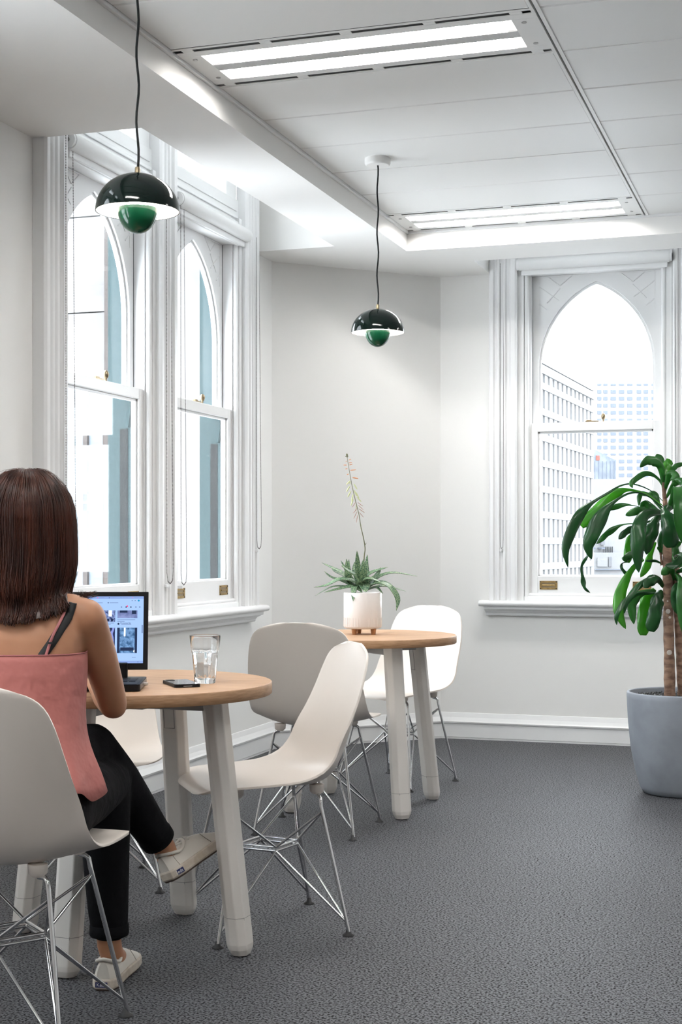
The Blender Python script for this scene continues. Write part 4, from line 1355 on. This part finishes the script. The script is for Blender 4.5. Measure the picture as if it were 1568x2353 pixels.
LV = [
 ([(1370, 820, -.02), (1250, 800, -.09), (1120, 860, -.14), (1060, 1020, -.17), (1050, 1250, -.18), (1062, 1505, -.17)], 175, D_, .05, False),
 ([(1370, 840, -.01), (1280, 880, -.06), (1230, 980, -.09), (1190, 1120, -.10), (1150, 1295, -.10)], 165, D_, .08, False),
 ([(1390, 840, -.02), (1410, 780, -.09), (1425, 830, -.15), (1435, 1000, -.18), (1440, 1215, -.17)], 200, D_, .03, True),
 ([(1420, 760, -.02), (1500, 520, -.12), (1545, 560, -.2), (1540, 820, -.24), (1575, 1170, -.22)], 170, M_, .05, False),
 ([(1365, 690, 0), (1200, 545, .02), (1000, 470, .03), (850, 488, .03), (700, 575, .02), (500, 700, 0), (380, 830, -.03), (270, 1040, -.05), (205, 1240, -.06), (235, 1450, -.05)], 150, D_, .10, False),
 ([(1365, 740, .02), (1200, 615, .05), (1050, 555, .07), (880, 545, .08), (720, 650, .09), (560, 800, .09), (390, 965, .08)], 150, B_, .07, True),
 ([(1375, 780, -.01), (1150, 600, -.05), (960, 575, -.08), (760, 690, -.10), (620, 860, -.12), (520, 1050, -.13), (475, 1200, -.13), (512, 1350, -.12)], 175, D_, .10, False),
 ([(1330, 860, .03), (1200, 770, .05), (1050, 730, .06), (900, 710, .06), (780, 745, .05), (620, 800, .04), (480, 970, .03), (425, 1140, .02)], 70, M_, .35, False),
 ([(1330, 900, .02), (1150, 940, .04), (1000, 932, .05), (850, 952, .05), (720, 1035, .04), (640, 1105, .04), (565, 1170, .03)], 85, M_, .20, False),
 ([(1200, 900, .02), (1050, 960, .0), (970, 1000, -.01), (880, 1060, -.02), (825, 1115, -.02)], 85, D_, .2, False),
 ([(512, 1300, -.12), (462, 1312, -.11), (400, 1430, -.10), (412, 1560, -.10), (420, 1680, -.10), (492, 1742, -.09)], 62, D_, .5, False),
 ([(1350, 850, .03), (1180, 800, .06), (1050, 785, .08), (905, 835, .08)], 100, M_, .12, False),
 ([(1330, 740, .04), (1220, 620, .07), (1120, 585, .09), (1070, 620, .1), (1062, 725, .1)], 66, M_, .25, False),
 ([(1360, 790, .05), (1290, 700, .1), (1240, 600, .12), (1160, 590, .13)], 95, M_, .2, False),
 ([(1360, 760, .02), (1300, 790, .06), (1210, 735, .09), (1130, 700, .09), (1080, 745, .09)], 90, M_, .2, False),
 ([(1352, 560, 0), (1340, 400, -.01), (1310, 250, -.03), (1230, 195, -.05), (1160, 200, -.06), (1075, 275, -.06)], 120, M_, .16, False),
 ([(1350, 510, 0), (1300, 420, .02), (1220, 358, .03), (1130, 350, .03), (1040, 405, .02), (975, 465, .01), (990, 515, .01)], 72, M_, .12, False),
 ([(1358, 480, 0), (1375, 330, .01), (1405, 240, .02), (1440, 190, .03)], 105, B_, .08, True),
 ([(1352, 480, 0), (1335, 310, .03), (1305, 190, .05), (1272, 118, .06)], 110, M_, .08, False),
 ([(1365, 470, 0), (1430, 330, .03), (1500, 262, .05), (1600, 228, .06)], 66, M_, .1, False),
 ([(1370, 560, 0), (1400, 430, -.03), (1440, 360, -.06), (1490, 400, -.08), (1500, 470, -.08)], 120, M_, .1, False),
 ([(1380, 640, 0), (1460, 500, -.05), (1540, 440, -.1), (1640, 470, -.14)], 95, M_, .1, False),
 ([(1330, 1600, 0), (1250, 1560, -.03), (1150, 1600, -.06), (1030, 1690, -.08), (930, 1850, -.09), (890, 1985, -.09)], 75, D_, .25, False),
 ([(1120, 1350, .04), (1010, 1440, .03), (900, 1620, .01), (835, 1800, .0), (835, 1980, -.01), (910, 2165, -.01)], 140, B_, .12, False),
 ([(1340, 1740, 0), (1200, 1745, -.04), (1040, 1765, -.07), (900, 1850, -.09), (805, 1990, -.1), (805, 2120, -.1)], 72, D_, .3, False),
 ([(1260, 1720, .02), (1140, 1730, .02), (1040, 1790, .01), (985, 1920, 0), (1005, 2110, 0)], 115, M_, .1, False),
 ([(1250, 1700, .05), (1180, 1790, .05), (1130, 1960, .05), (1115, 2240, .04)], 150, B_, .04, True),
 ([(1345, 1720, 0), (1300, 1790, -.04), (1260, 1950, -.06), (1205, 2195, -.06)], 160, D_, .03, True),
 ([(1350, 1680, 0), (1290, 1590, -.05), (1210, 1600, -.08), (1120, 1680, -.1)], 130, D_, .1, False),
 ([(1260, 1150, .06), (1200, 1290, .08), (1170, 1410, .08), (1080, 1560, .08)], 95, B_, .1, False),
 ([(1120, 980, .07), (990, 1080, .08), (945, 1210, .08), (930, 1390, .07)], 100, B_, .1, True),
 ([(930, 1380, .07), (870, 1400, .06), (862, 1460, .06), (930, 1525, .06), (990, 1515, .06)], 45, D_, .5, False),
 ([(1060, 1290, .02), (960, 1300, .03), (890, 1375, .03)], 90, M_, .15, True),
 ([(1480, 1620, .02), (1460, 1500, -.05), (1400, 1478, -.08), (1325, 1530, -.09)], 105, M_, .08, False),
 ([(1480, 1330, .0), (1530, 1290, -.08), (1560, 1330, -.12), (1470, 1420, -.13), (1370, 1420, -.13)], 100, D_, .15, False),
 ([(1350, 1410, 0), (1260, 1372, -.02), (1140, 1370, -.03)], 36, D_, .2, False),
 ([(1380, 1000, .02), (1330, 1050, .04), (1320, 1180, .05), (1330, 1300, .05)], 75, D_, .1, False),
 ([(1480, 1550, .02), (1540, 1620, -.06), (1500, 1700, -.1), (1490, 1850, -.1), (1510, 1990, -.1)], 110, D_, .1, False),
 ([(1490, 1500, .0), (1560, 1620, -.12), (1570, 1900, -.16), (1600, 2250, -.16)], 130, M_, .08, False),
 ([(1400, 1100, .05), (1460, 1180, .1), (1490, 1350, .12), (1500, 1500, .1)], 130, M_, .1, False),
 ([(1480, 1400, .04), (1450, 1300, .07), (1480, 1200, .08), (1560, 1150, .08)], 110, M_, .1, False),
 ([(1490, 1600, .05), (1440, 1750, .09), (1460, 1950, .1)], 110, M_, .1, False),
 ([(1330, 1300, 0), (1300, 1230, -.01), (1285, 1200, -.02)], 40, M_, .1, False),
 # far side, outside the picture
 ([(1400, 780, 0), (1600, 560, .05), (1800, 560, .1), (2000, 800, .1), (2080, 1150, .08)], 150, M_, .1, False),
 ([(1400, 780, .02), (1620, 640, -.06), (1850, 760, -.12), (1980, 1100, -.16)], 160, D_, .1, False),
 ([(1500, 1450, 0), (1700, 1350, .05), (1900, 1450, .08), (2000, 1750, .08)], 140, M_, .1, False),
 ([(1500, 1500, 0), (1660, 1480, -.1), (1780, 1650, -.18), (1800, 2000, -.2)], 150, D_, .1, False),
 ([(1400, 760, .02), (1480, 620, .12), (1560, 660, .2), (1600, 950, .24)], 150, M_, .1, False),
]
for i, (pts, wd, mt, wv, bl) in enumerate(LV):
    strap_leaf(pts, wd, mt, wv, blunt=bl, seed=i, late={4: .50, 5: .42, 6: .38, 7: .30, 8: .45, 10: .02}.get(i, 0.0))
# ================================================================ seated woman
PO = (-.74, 3.30)
person = empty('person', W(PO[0], PO[1]), TH)
tag(person, 'woman in pink camisole and black trousers sitting cross-legged at the laptop, seen from behind', 'person')

def voxelize(mb, name, voxel=.006, it=4):
    me = mb.mesh(name)
    t = bpy.data.objects.new('tmp', me)
    COL.objects.link(t)
    r = t.modifiers.new('remesh', 'REMESH')
    r.mode = 'VOXEL'
    r.voxel_size = voxel
    dg = bpy.context.evaluated_depsgraph_get()
    out = bpy.data.meshes.new_from_object(t.evaluated_get(dg))
    out.name = name
    bpy.data.objects.remove(t)
    bm = bmesh.new()
    bm.from_mesh(out)
    for _ in range(it):
        bmesh.ops.smooth_vert(bm, verts=bm.verts, factor=.5, use_axis_x=True, use_axis_y=True, use_axis_z=True)
    for f in bm.faces:
        f.smooth = True
    bm.to_mesh(out)
    bm.free()
    return out

def limb(mb, pts, rads, n=16, seg=5):
    """tapering limb through joints with round ends"""
    c = crom(pts, seg * (len(pts) - 1))
    rr = []
    m_ = len(pts) - 1
    for i in range(len(c)):
        t = i / (len(c) - 1) * m_
        k = min(int(t), m_ - 1)
        f = t - k
        a, b_ = rads[k], rads[k + 1]
        a = a if isinstance(a, tuple) else (a, a)
        b_ = b_ if isinstance(b_, tuple) else (b_, b_)
        rr.append((a[0] + (b_[0] - a[0]) * f, a[1] + (b_[1] - a[1]) * f))
    mb.tube(c, rr, n)
    for p, r in ((pts[0], rads[0]), (pts[-1], rads[-1])):
        r = r if isinstance(r, tuple) else (r, r)
        mb.sphere(p, min(r) * .98, 14, 9)

def torso_rings(rows, n=28):
    out = []
    for cx, cy, z, rx, ry in rows:
        ring = []
        for j in range(n):
            a = 2 * pi * j / n
            ca, sa = math.cos(a), math.sin(a)
            e = .82
            ring.append((cx + rx * math.copysign(abs(ca) ** e, ca), cy + ry * math.copysign(abs(sa) ** e, sa), z))
        out.append(ring)
    return out
body = MB()
rows_t = [(0, .02, .45, .10, .07), (0, .015, .50, .145, .098), (0, .01, .56, .145, .098), (.0, .015, .64, .130, .092), (0, .025, .70, .128, .090), (0, .032, .78, .136, .096), (0, .038, .86, .145, .098), (0, .044, .91, .150, .092), (0, .05, .95, .140, .078), (0, .056, .985, .105, .062), (0, .06, 1.005, .06, .05)]
body.loft(torso_rings(rows_t))
# neck and head
limb(body, [(0, .062, .97), (.004, .070, 1.04), (.008, .080, 1.09)], [.056, .050, .048])
HX, HY, HZ = .008, .092, 1.165
body.sphere((HX, HY, HZ + .02), (.074, .092, .098), 24, 16)
body.sphere((HX, HY + .035, HZ - .045), (.055, .058, .068), 20, 12)
body.sphere((HX, HY + .098, HZ - .012), (.012, .018, .024), 12, 8)
body.sphere((HX, HY + .075, HZ - .088), (.022, .02, .018), 12, 8)
for s in (-1, 1):
    body.sphere((HX + s * .074, HY - .005, HZ - .005), (.008, .018, .03), 12, 8)
# arms: shoulder, elbow, wrist
SHR, ELR, WRR = (.150, .055, .948), (.188, .235, .728), (.100, .455, .782)
SHL, ELL, WRL = (-.150, .055, .948), (-.200, .225, .725), (-.090, .455, .782)
for S, E_, Wr in ((SHR, ELR, WRR), (SHL, ELL, WRL)):
    sgn = 1 if S[0] > 0 else -1
    limb(body, [(sgn * .06, .055, .972), (sgn * .115, .055, .965), S], [.036, .042, .046])
    m1 = tuple(S[i] + (E_[i] - S[i]) * .45 for i in range(3))
    m1 = (m1[0] + sgn * .004, m1[1] - .004, m1[2])
    limb(body, [S, m1, E_], [(.049, .049), (.0425, .044), (.034, .036)])
    m2 = tuple(E_[i] + (Wr[i] - E_[i]) * .3 for i in range(3))
    limb(body, [E_, m2, Wr], [.034, .037, .0235])
    # hand over the keyboard: palm, four unequal bent fingers, thumb from the palm's side
    f = (Vector(Wr) - Vector(E_))
    f.z = -.02
    f.x *= .35
    f.normalize()
    sd = Vector((f.y, -f.x, 0)).normalized()      # to the right
    wv = Vector(Wr)
    palm = wv + f * .048 + Vector((0, 0, -.003))
    limb(body, [wv, wv + f * .03, wv + f * .085], [(.024, .017), (.034, .014), (.038, .012)])
    for k, (off, ln) in enumerate(((-.030, .058), (-.010, .070), (.011, .068), (.031, .054))):
        b0 = wv + f * .085 + sd * off * .95
        j1 = b0 + f * ln * .42 + Vector((0, 0, .010))
        j2 = j1 + f * ln * .30 + Vector((0, 0, -.012))
        j3 = j2 + f * ln * .16 + Vector((0, 0, -.020))
        limb(body, [b0 - f * .01, b0, j1, j2, j3], [.0095, .0092, .0085, .0078, .0068], 10, 3)
    ts = -sgn
    t0 = wv + f * .025 + sd * ts * .024
    limb(body, [t0, t0 + f * .028 + sd * ts * .022 + Vector((0, 0, -.006)), t0 + f * .056 + sd * ts * .026 + Vector((0, 0, -.018))], [.012, .0105, .0085], 10, 3)
# legs: right foot on the carpet, left leg crossed over it
HR, KR, AR = (.085, .02, .515), (.135, .445, .512), (.150, .405, .105)
HL, KL, AL_ = (-.085, .02, .52), (.100, .430, .600), (.262, .640, .300)
limb(body, [HR, tuple((HR[i] + KR[i]) / 2 for i in range(3)), KR], [.066, .058, .046])
limb(body, [KR, (.138, .42, .40), AR], [.044, .044, .031])
limb(body, [HL, tuple((HL[i] + KL[i]) / 2 for i in range(3)), KL], [.066, .058, .046])
limb(body, [KL, (.158, .495, .505), AL_], [.044, .044, .031])
# feet directions
FR = Vector((.12, .99, 0)).normalized()
FLd = Vector((.52, .82, .20)).normalized()
limb(body, [AR, (AR[0] + FR.x * .04, AR[1] + FR.y * .04, .06), (AR[0] + FR.x * .13, AR[1] + FR.y * .13, .035)], [.032, .030, .022])
A_ = Vector(AL_)
limb(body, [A_, A_ + FLd * .03 + Vector((0, 0, -.045)), A_ + FLd * .13 + Vector((0, 0, -.06))], [.032, .030, .022])
bme = voxelize(body, 'body', .006, 5)
bo = link('body', bme, 'skin', person)
bvh = BVHTree.FromPolygons([v.co.copy() for v in bme.vertices], [tuple(p.vertices) for p in bme.polygons])
for s in (-1, 1):
    MB().sphere((HX + s * .03, HY + .082, HZ + .008), .011, 12, 8).build('eye', 'eye_white', bo)
MB().sphere((HX, HY + .093, HZ - .052), (.022, .006, .008), 14, 8).build('lips', 'lip', bo)

# ---------------------------------------------------------------- trousers
tr_ = MB()
tr_.loft(torso_rings([(0, .015, .425, .12, .085), (0, .012, .47, .172, .118), (0, .008, .53, .176, .126), (0, .010, .59, .160, .116), (0, .012, .62, .150, .108)]))
limb(tr_, [HR, (.112, .235, .512), KR], [(.092, .086), (.084, .078), (.066, .064)])
limb(tr_, [KR, (.136, .435, .38), (.145, .413, .22), (.150, .407, .150)], [.066, (.062, .064), .054, .048])
limb(tr_, [HL, (.02, .23, .565), KL], [(.092, .086), (.084, .08), (.066, .064)])
limb(tr_, [KL, (.160, .500, .500), (.222, .585, .375), (.240, .612, .340)], [.064, (.058, .060), .050, .046])
tme = voxelize(tr_, 'trousers', .007, 4)
tro_ = link('trousers', tme, 'denim_black', person)
for c, d_, r in (((.150, .407, .142), (0, 0, 1), .0475), ((.243, .616, .333), (.262 - .10, .64 - .43, .30 - .60), .0455)):
    q = Vector(d_).to_track_quat('Z', 'Y')
    cu = MB().lathe([(r - .006, -.016), (r + .001, -.016), (r + .003, -.010), (r + .002, .012), (r - .004, .014)], 24).build('cuff', 'denim_black', tro_, loc=c)
    cu.rotation_mode = 'QUATERNION'
    cu.rotation_quaternion = q

# ---------------------------------------------------------------- camisole: straight back edge, loose flaring hem
n = 72
cam_rows = [(.872, .156, .108, .038), (.84, .158, .111, .036), (.79, .155, .112, .034), (.73, .153, .112, .028), (.68, .158, .118, .022), (.635, .172, .130, .016), (.60, .186, .142, .012), (.572, .196, .150, .010)]
rings = []
for ri, (z, rx, ry, cy) in enumerate(cam_rows):
    ring = []
    for j in range(n):
        a = 2 * pi * j / n
        ca, sa = math.cos(a), math.sin(a)
        fl = ri / 7.0
        k = 1 + fl * fl * (.045 * math.sin(9 * a + 1.0) + .02 * math.sin(15 * a)) + .006 * math.sin(5 * a + ri)
        dz = 0.0
        if ri == 0:
            dz = .02 * max(0, sa) + .0 * ca
        if ri == 7:
            dz = -.022 * max(0, ca) ** 3 + .01 * math.sin(7 * a)
        ring.append((rx * k * math.copysign(abs(ca) ** .85, ca), cy + ry * k * math.copysign(abs(sa) ** .85, sa), z + dz))
    rings.append(ring)
co = MB().loft(rings, cap=False).build('camisole', 'camisole', person, sub=1)
s = co.modifiers.new('solid', 'SOLIDIFY')
s.thickness = .002
MB().tube([Vector(p) for p in rings[0]] + [Vector(rings[0][0])], .0016, 6).build('back_hem', 'strap_pink', co)

def ribbon_on_body(path, width, mt, name, off=.003, par=None):
    c = crom([Vector((p[0], 0, p[1])) for p in path], 26)
    vs, fs = [], []
    for i, p in enumerate(c):
        t = (c[min(i + 1, len(c) - 1)] - c[max(i - 1, 0)]).normalized()
        sd = Vector((t.z, 0, -t.x))
        for k in (-.5, 0, .5):
            q = p + sd * width * k
            hit, nr, _, _ = bvh.ray_cast(Vector((q.x, -.6, q.z)), Vector((0, 1, 0)))
            if hit is None:
                hit = Vector((q.x, .05, q.z))
                nr = Vector((0, 0, 1))
            vs.append(hit + nr.normalized() * off)
    for i in range(len(c) - 1):
        for j in range(2):
            a = i * 3 + j
            fs.append((a, a + 1, a + 4, a + 3))
    o = MB().add(vs, fs, True).build(name, mt, par or person)
    sm_ = o.modifiers.new('solid', 'SOLIDIFY')
    sm_.thickness = .0016
    return o
for s in (1, -1):
    st = [(s * .128, .985), (s * .120, .955), (s * .095, .905), (s * .072, .868)]
    o = ribbon_on_body(st, .020, 'strap_black', 'bra_strap')
    st2 = [(s * .118, .985), (s * .105, .945), (s * .090, .905), (s * .080, .870)]
    o2 = ribbon_on_body(st2, .006, 'strap_pink', 'camisole_strap', .0065)
    # strap slider
    hit, nr, _, _ = bvh.ray_cast(Vector((s * .088, -.6, .897)), Vector((0, 1, 0)))
    if hit:
        MB().box(-.005, .005, -.002, .001, -.002, .002).build('slider', 'strap_black', o2, loc=hit + nr * .009)

# ---------------------------------------------------------------- sneakers
def make_shoe(side):
    """heel at the origin, toe along +y, sole on z = 0"""
    root = empty('sneaker')
    ys = [-.004, .006, .03, .07, .11, .15, .185, .215, .236, .247]
    hw = [.018, .026, .0335, .0345, .036, .041, .0425, .038, .027, .012]
    bend = [.0, .0, .0, -.001, -.002, -.003, -.002, .001, .004, .006]
    def outline(z, g):
        pts = []
        for y, w_, b_ in zip(ys, hw, bend):
            pts.append((b_ * side + w_ + g, y + (g if y > .2 else -g if y < .01 else 0), z))
        for y, w_, b_ in reversed(list(zip(ys, hw, bend))):
            pts.append((b_ * side - w_ - g, y + (g if y > .2 else -g if y < .01 else 0), z))
        return pts
    MB().loft([outline(0, -.002), outline(.005, .0005)], smooth=False).build('outsole', 'outsole', root)
    MB().loft([outline(.005, .001), outline(.009, .0028), outline(.026, .0028), outline(.030, .001)], smooth=False).build('rubber_sole', 'shoe_sole', root, bevel=.0015)
    hts = [.070, .077, .072, .064, .076, .072, .055, .044, .036, .030]
    rings = []
    for y, w_, b_, h_ in zip(ys, hw, bend, hts):
        ring = []
        for j in range(17):
            a = pi * j / 16
            xx = math.cos(a)
            zz = math.sin(a)
            top = .55 if y < .1 else .72
            ring.append((b_ * side + w_ * .98 * math.copysign(abs(xx) ** .6, xx) * (1 - .34 * zz * (1 if y < .2 else .3)), y + (.004 * zz if y < .01 else 0), .026 + (h_ - .026) * zz ** .75))
        rings.append(ring + [(ring[-1][0], y, .02), (ring[0][0], y, .02)])
    up = MB().loft(rings).build('upper', 'shoe_white', root, sub=1)
    # padded collar round the ankle opening
    col = []
    for j in range(29):
        a = 2 * pi * j / 28
        x = .0275 * math.cos(a)
        y = .050 + .050 * math.sin(a)
        z = .067 + .012 * max(0, math.sin(a)) ** 2 + .012 * max(0, -math.sin(a)) - .006 * abs(math.cos(a))
        col.append((x, y, z))
    MB().tube(col, .0048, 10).build('collar', 'shoe_white', root)
    MB().box(-.014, .014, .085, .125, .068, .074).build('tongue', 'shoe_white', root, bevel=.003)
    lc = MB()
    for k in range(4):
        y = .112 + k * .015
        z = .0765 - k * .0045
        lc.tube([(-.018, y, z - .006), (0, y + .003, z), (.018, y, z - .006)], .0022, 6)
    lc.tube([(0, .108, .078), (.014, .100, .084), (.02, .108, .078)], .0018, 6).tube([(0, .108, .078), (-.014, .100, .084), (-.02, .108, .078)], .0018, 6)
    lc.build('laces', 'shoe_white', root)
    for s in (-1, 1):
        MB().tube([(s * .0285, .020, .066), (s * .0345, .020, .045), (s * .036, .024, .031)], .0008, 5).build('heel_seam', 'stitch', up)
        MB().tube([(s * .026, .150, .066), (s * .036, .152, .05), (s * .0425, .160, .033)], .0009, 5).build('vamp_seam', 'stitch', up)
    return root
def heel_label(root, x, rz):
    pl_ = MB().box(-.0155, .0155, -.0012, .0012, -.0065, .0065).build('heel_label', 'label_blue', root, loc=(x, -.0065, .0165), rot=(0, 0, rz))
    me = text_mesh('Keds', .0125, .0003)
    link('lettering', me, 'label_white', pl_, loc=(0, -.0014, -.0003), rot=(R(90), 0, 0))
def frame_obj(root, origin, fwd, upv):
    f = fwd.normalized()
    s = f.cross(upv).normalized()
    u = s.cross(f).normalized()
    mw = Matrix(((s.x, f.x, u.x, origin.x), (s.y, f.y, u.y, origin.y), (s.z, f.z, u.z, origin.z), (0, 0, 0, 1)))
    root.matrix_local = mw
sr = make_shoe(1)
sr.parent = person
frame_obj(sr, Vector((AR[0] - FR.x * .052, AR[1] - FR.y * .052, .0)), FR, Vector((0, 0, 1)))
heel_label(sr, -.003, R(0))
sl = make_shoe(-1)
sl.parent = person
FLd2 = Vector((.50, .80, .26)).normalized()
upl = (A_ - (A_ + FLd2 * .03 + Vector((.03, -.01, -.08)))).normalized()
frame_obj(sl, A_ - FLd2 * .050 - upl * .088, FLd2, upl)
lab2 = MB().box(-.0155, .0155, -.0012, .0012, -.0065, .0065).build('heel_label', 'label_blue', sl, loc=(.0315, .013, .0165), rot=(0, 0, R(62)))
me = text_mesh('Keds', .0125, .0003)
link('lettering', me, 'label_white', lab2, loc=(0, -.0014, -.0003), rot=(R(90), 0, 0))

# ---------------------------------------------------------------- hair: rounded bob, flicked ends
rh = random.Random(21)
CR = Vector((HX, HY - .005, HZ + .126))
def hair_curve(phi, r_off=0.0, length=1.0, jit=0.0):
    """strand from the crown falling over the head in direction phi (0 right, -90 back)"""
    cx, sy = math.cos(phi), math.sin(phi)
    back = max(0, -sy)
    side_ = abs(cx)
    rx, ry = .108 + r_off, .112 + r_off
    end_z = .985 - .040 * back - .0 * side_
    pts = []
    pts.append(CR + Vector((cx * .006, sy * .006, .002)))
    for a in (.22, .45, .7, .92):
        th = a * pi / 2
        pts.append(Vector((HX + cx * rx * math.sin(th) ** .92, HY - .002 + sy * ry * math.sin(th) ** .92, HZ + .010 + (.118 + r_off) * math.cos(th))))
    zs = [HZ - .06, HZ - .115, HZ - .155]
    ks = [1.03, 1.0, .90]
    for z, k, push in zip(zs, ks, (.006, .018, .032)):
        pts.append(Vector((HX + cx * rx * k, HY + sy * ry * k * (.96 if back else 1) - back * push, z)))
    flick = .10 if side_ > .55 else .0
    z_e = HZ - .155 + (end_z - (HZ - .155)) * length
    kk = .80 + rh.uniform(-.05, .06) * (1 if jit else 0)
    pts.append(Vector((HX + cx * rx * (kk + flick + .04), HY + sy * ry * (kk - .05), (HZ - .155 + z_e) / 2)))
    pts.append(Vector((HX + cx * rx * (kk + 2.2 * flick), HY + sy * ry * (kk - .12), z_e)))
    for i in (5, 6, 7, 8, 9):
        p = pts[i]
        hit, nr, _, _ = bvh.ray_cast(Vector((p.x, -.8, p.z)), Vector((0, 1, 0)))
        lim = (hit.y - .016 - max(0, r_off)) if hit else 9
        if back > .12 and p.y > lim:
            p.y = lim
    if jit:
        for i, p in enumerate(pts[2:], 2):
            pts[i] = p + Vector((rh.uniform(-1, 1), rh.uniform(-1, 1), rh.uniform(-1, 1))) * jit * (i / 9)
    return pts
# solid inner volume
vol = MB()
nv = 40
phis = [R(-205) + R(230) * j / (nv - 1) for j in range(nv)]
cur = [crom(hair_curve(p, -.006), 30) for p in phis]
inn = [crom(hair_curve(p, -.022), 30) for p in phis]
vs, fs = [], []
for c in cur:
    vs += c
for c in inn:
    vs += c
m_ = 31
for j in range(nv - 1):
    for i in range(30):
        a = j * m_ + i
        fs.append((a, a + 1, a + m_ + 1, a + m_))
        b_ = nv * m_ + a
        fs.append((b_, b_ + m_, b_ + m_ + 1, b_ + 1))
for i in range(30):
    for j, fl in ((0, 0), (nv - 1, 1)):
        a = j * m_ + i
        b_ = nv * m_ + a
        fs.append((a, b_, b_ + 1, a + 1) if not fl else (a, a + 1, b_ + 1, b_))
for j in range(nv - 1):
    a = j * m_ + 30
    b_ = nv * m_ + a
    fs.append((a, b_, b_ + m_, a + m_))
vol.add(vs, fs, True)
# back filler so no scalp or neck shows through
vol.sphere((HX, HY - .01, HZ + .018), (.098, .108, .104), 28, 18)
vol.loft(torso_rings([(HX, HY - .04, .975, .066, .05), (HX, HY - .032, 1.03, .088, .068), (HX, HY - .02, 1.12, .098, .088), (HX, HY - .01, 1.18, .098, .096)]))
hv = vol.build('hair', 'hair', person)
hs_ = MB()
for k in range(1500):
    phi = R(-205) + R(230) * rh.random()
    c = crom(hair_curve(phi, rh.uniform(-.006, .0035), rh.uniform(.82, 1.10), .0045), 15)
    r0 = rh.uniform(.0009, .0022)
    hs_.tube(c, [r0 * (.5 + .5 * math.sin(pi * min(1, i / 15 * .9 + .1))) + .0002 for i in range(16)], 4, cap=False)
# flicked lock at the right shoulder
for k in range(70):
    j = lambda s_: rh.uniform(-s_, s_)
    c = crom([(.102 + j(.006), HY - .01 + j(.03), 1.06), (.088 + j(.010), HY - .02 + j(.03), 1.025 + j(.008)), (.100 + j(.014), HY - .02 + j(.03), 1.003 + j(.006)), (.132 + j(.02), HY - .02 + j(.03), .997 + j(.006)), (.155 + j(.02), HY - .02 + j(.03), 1.004 + j(.009))], 12)
    hs_.tube(c, [.0014 - .0011 * i / 12 for i in range(13)], 4, cap=False)
# stray strands round the crown
for k in range(60):
    phi = R(-205) + R(230) * rh.random()
    c = crom(hair_curve(phi, rh.uniform(.003, .010), .9, .008)[:8], 12)
    hs_.tube(c, .0003, 3, cap=False)
so_ = hs_.build('hair_strands', 'hair', hv)
so_['kind'] = 'stuff'
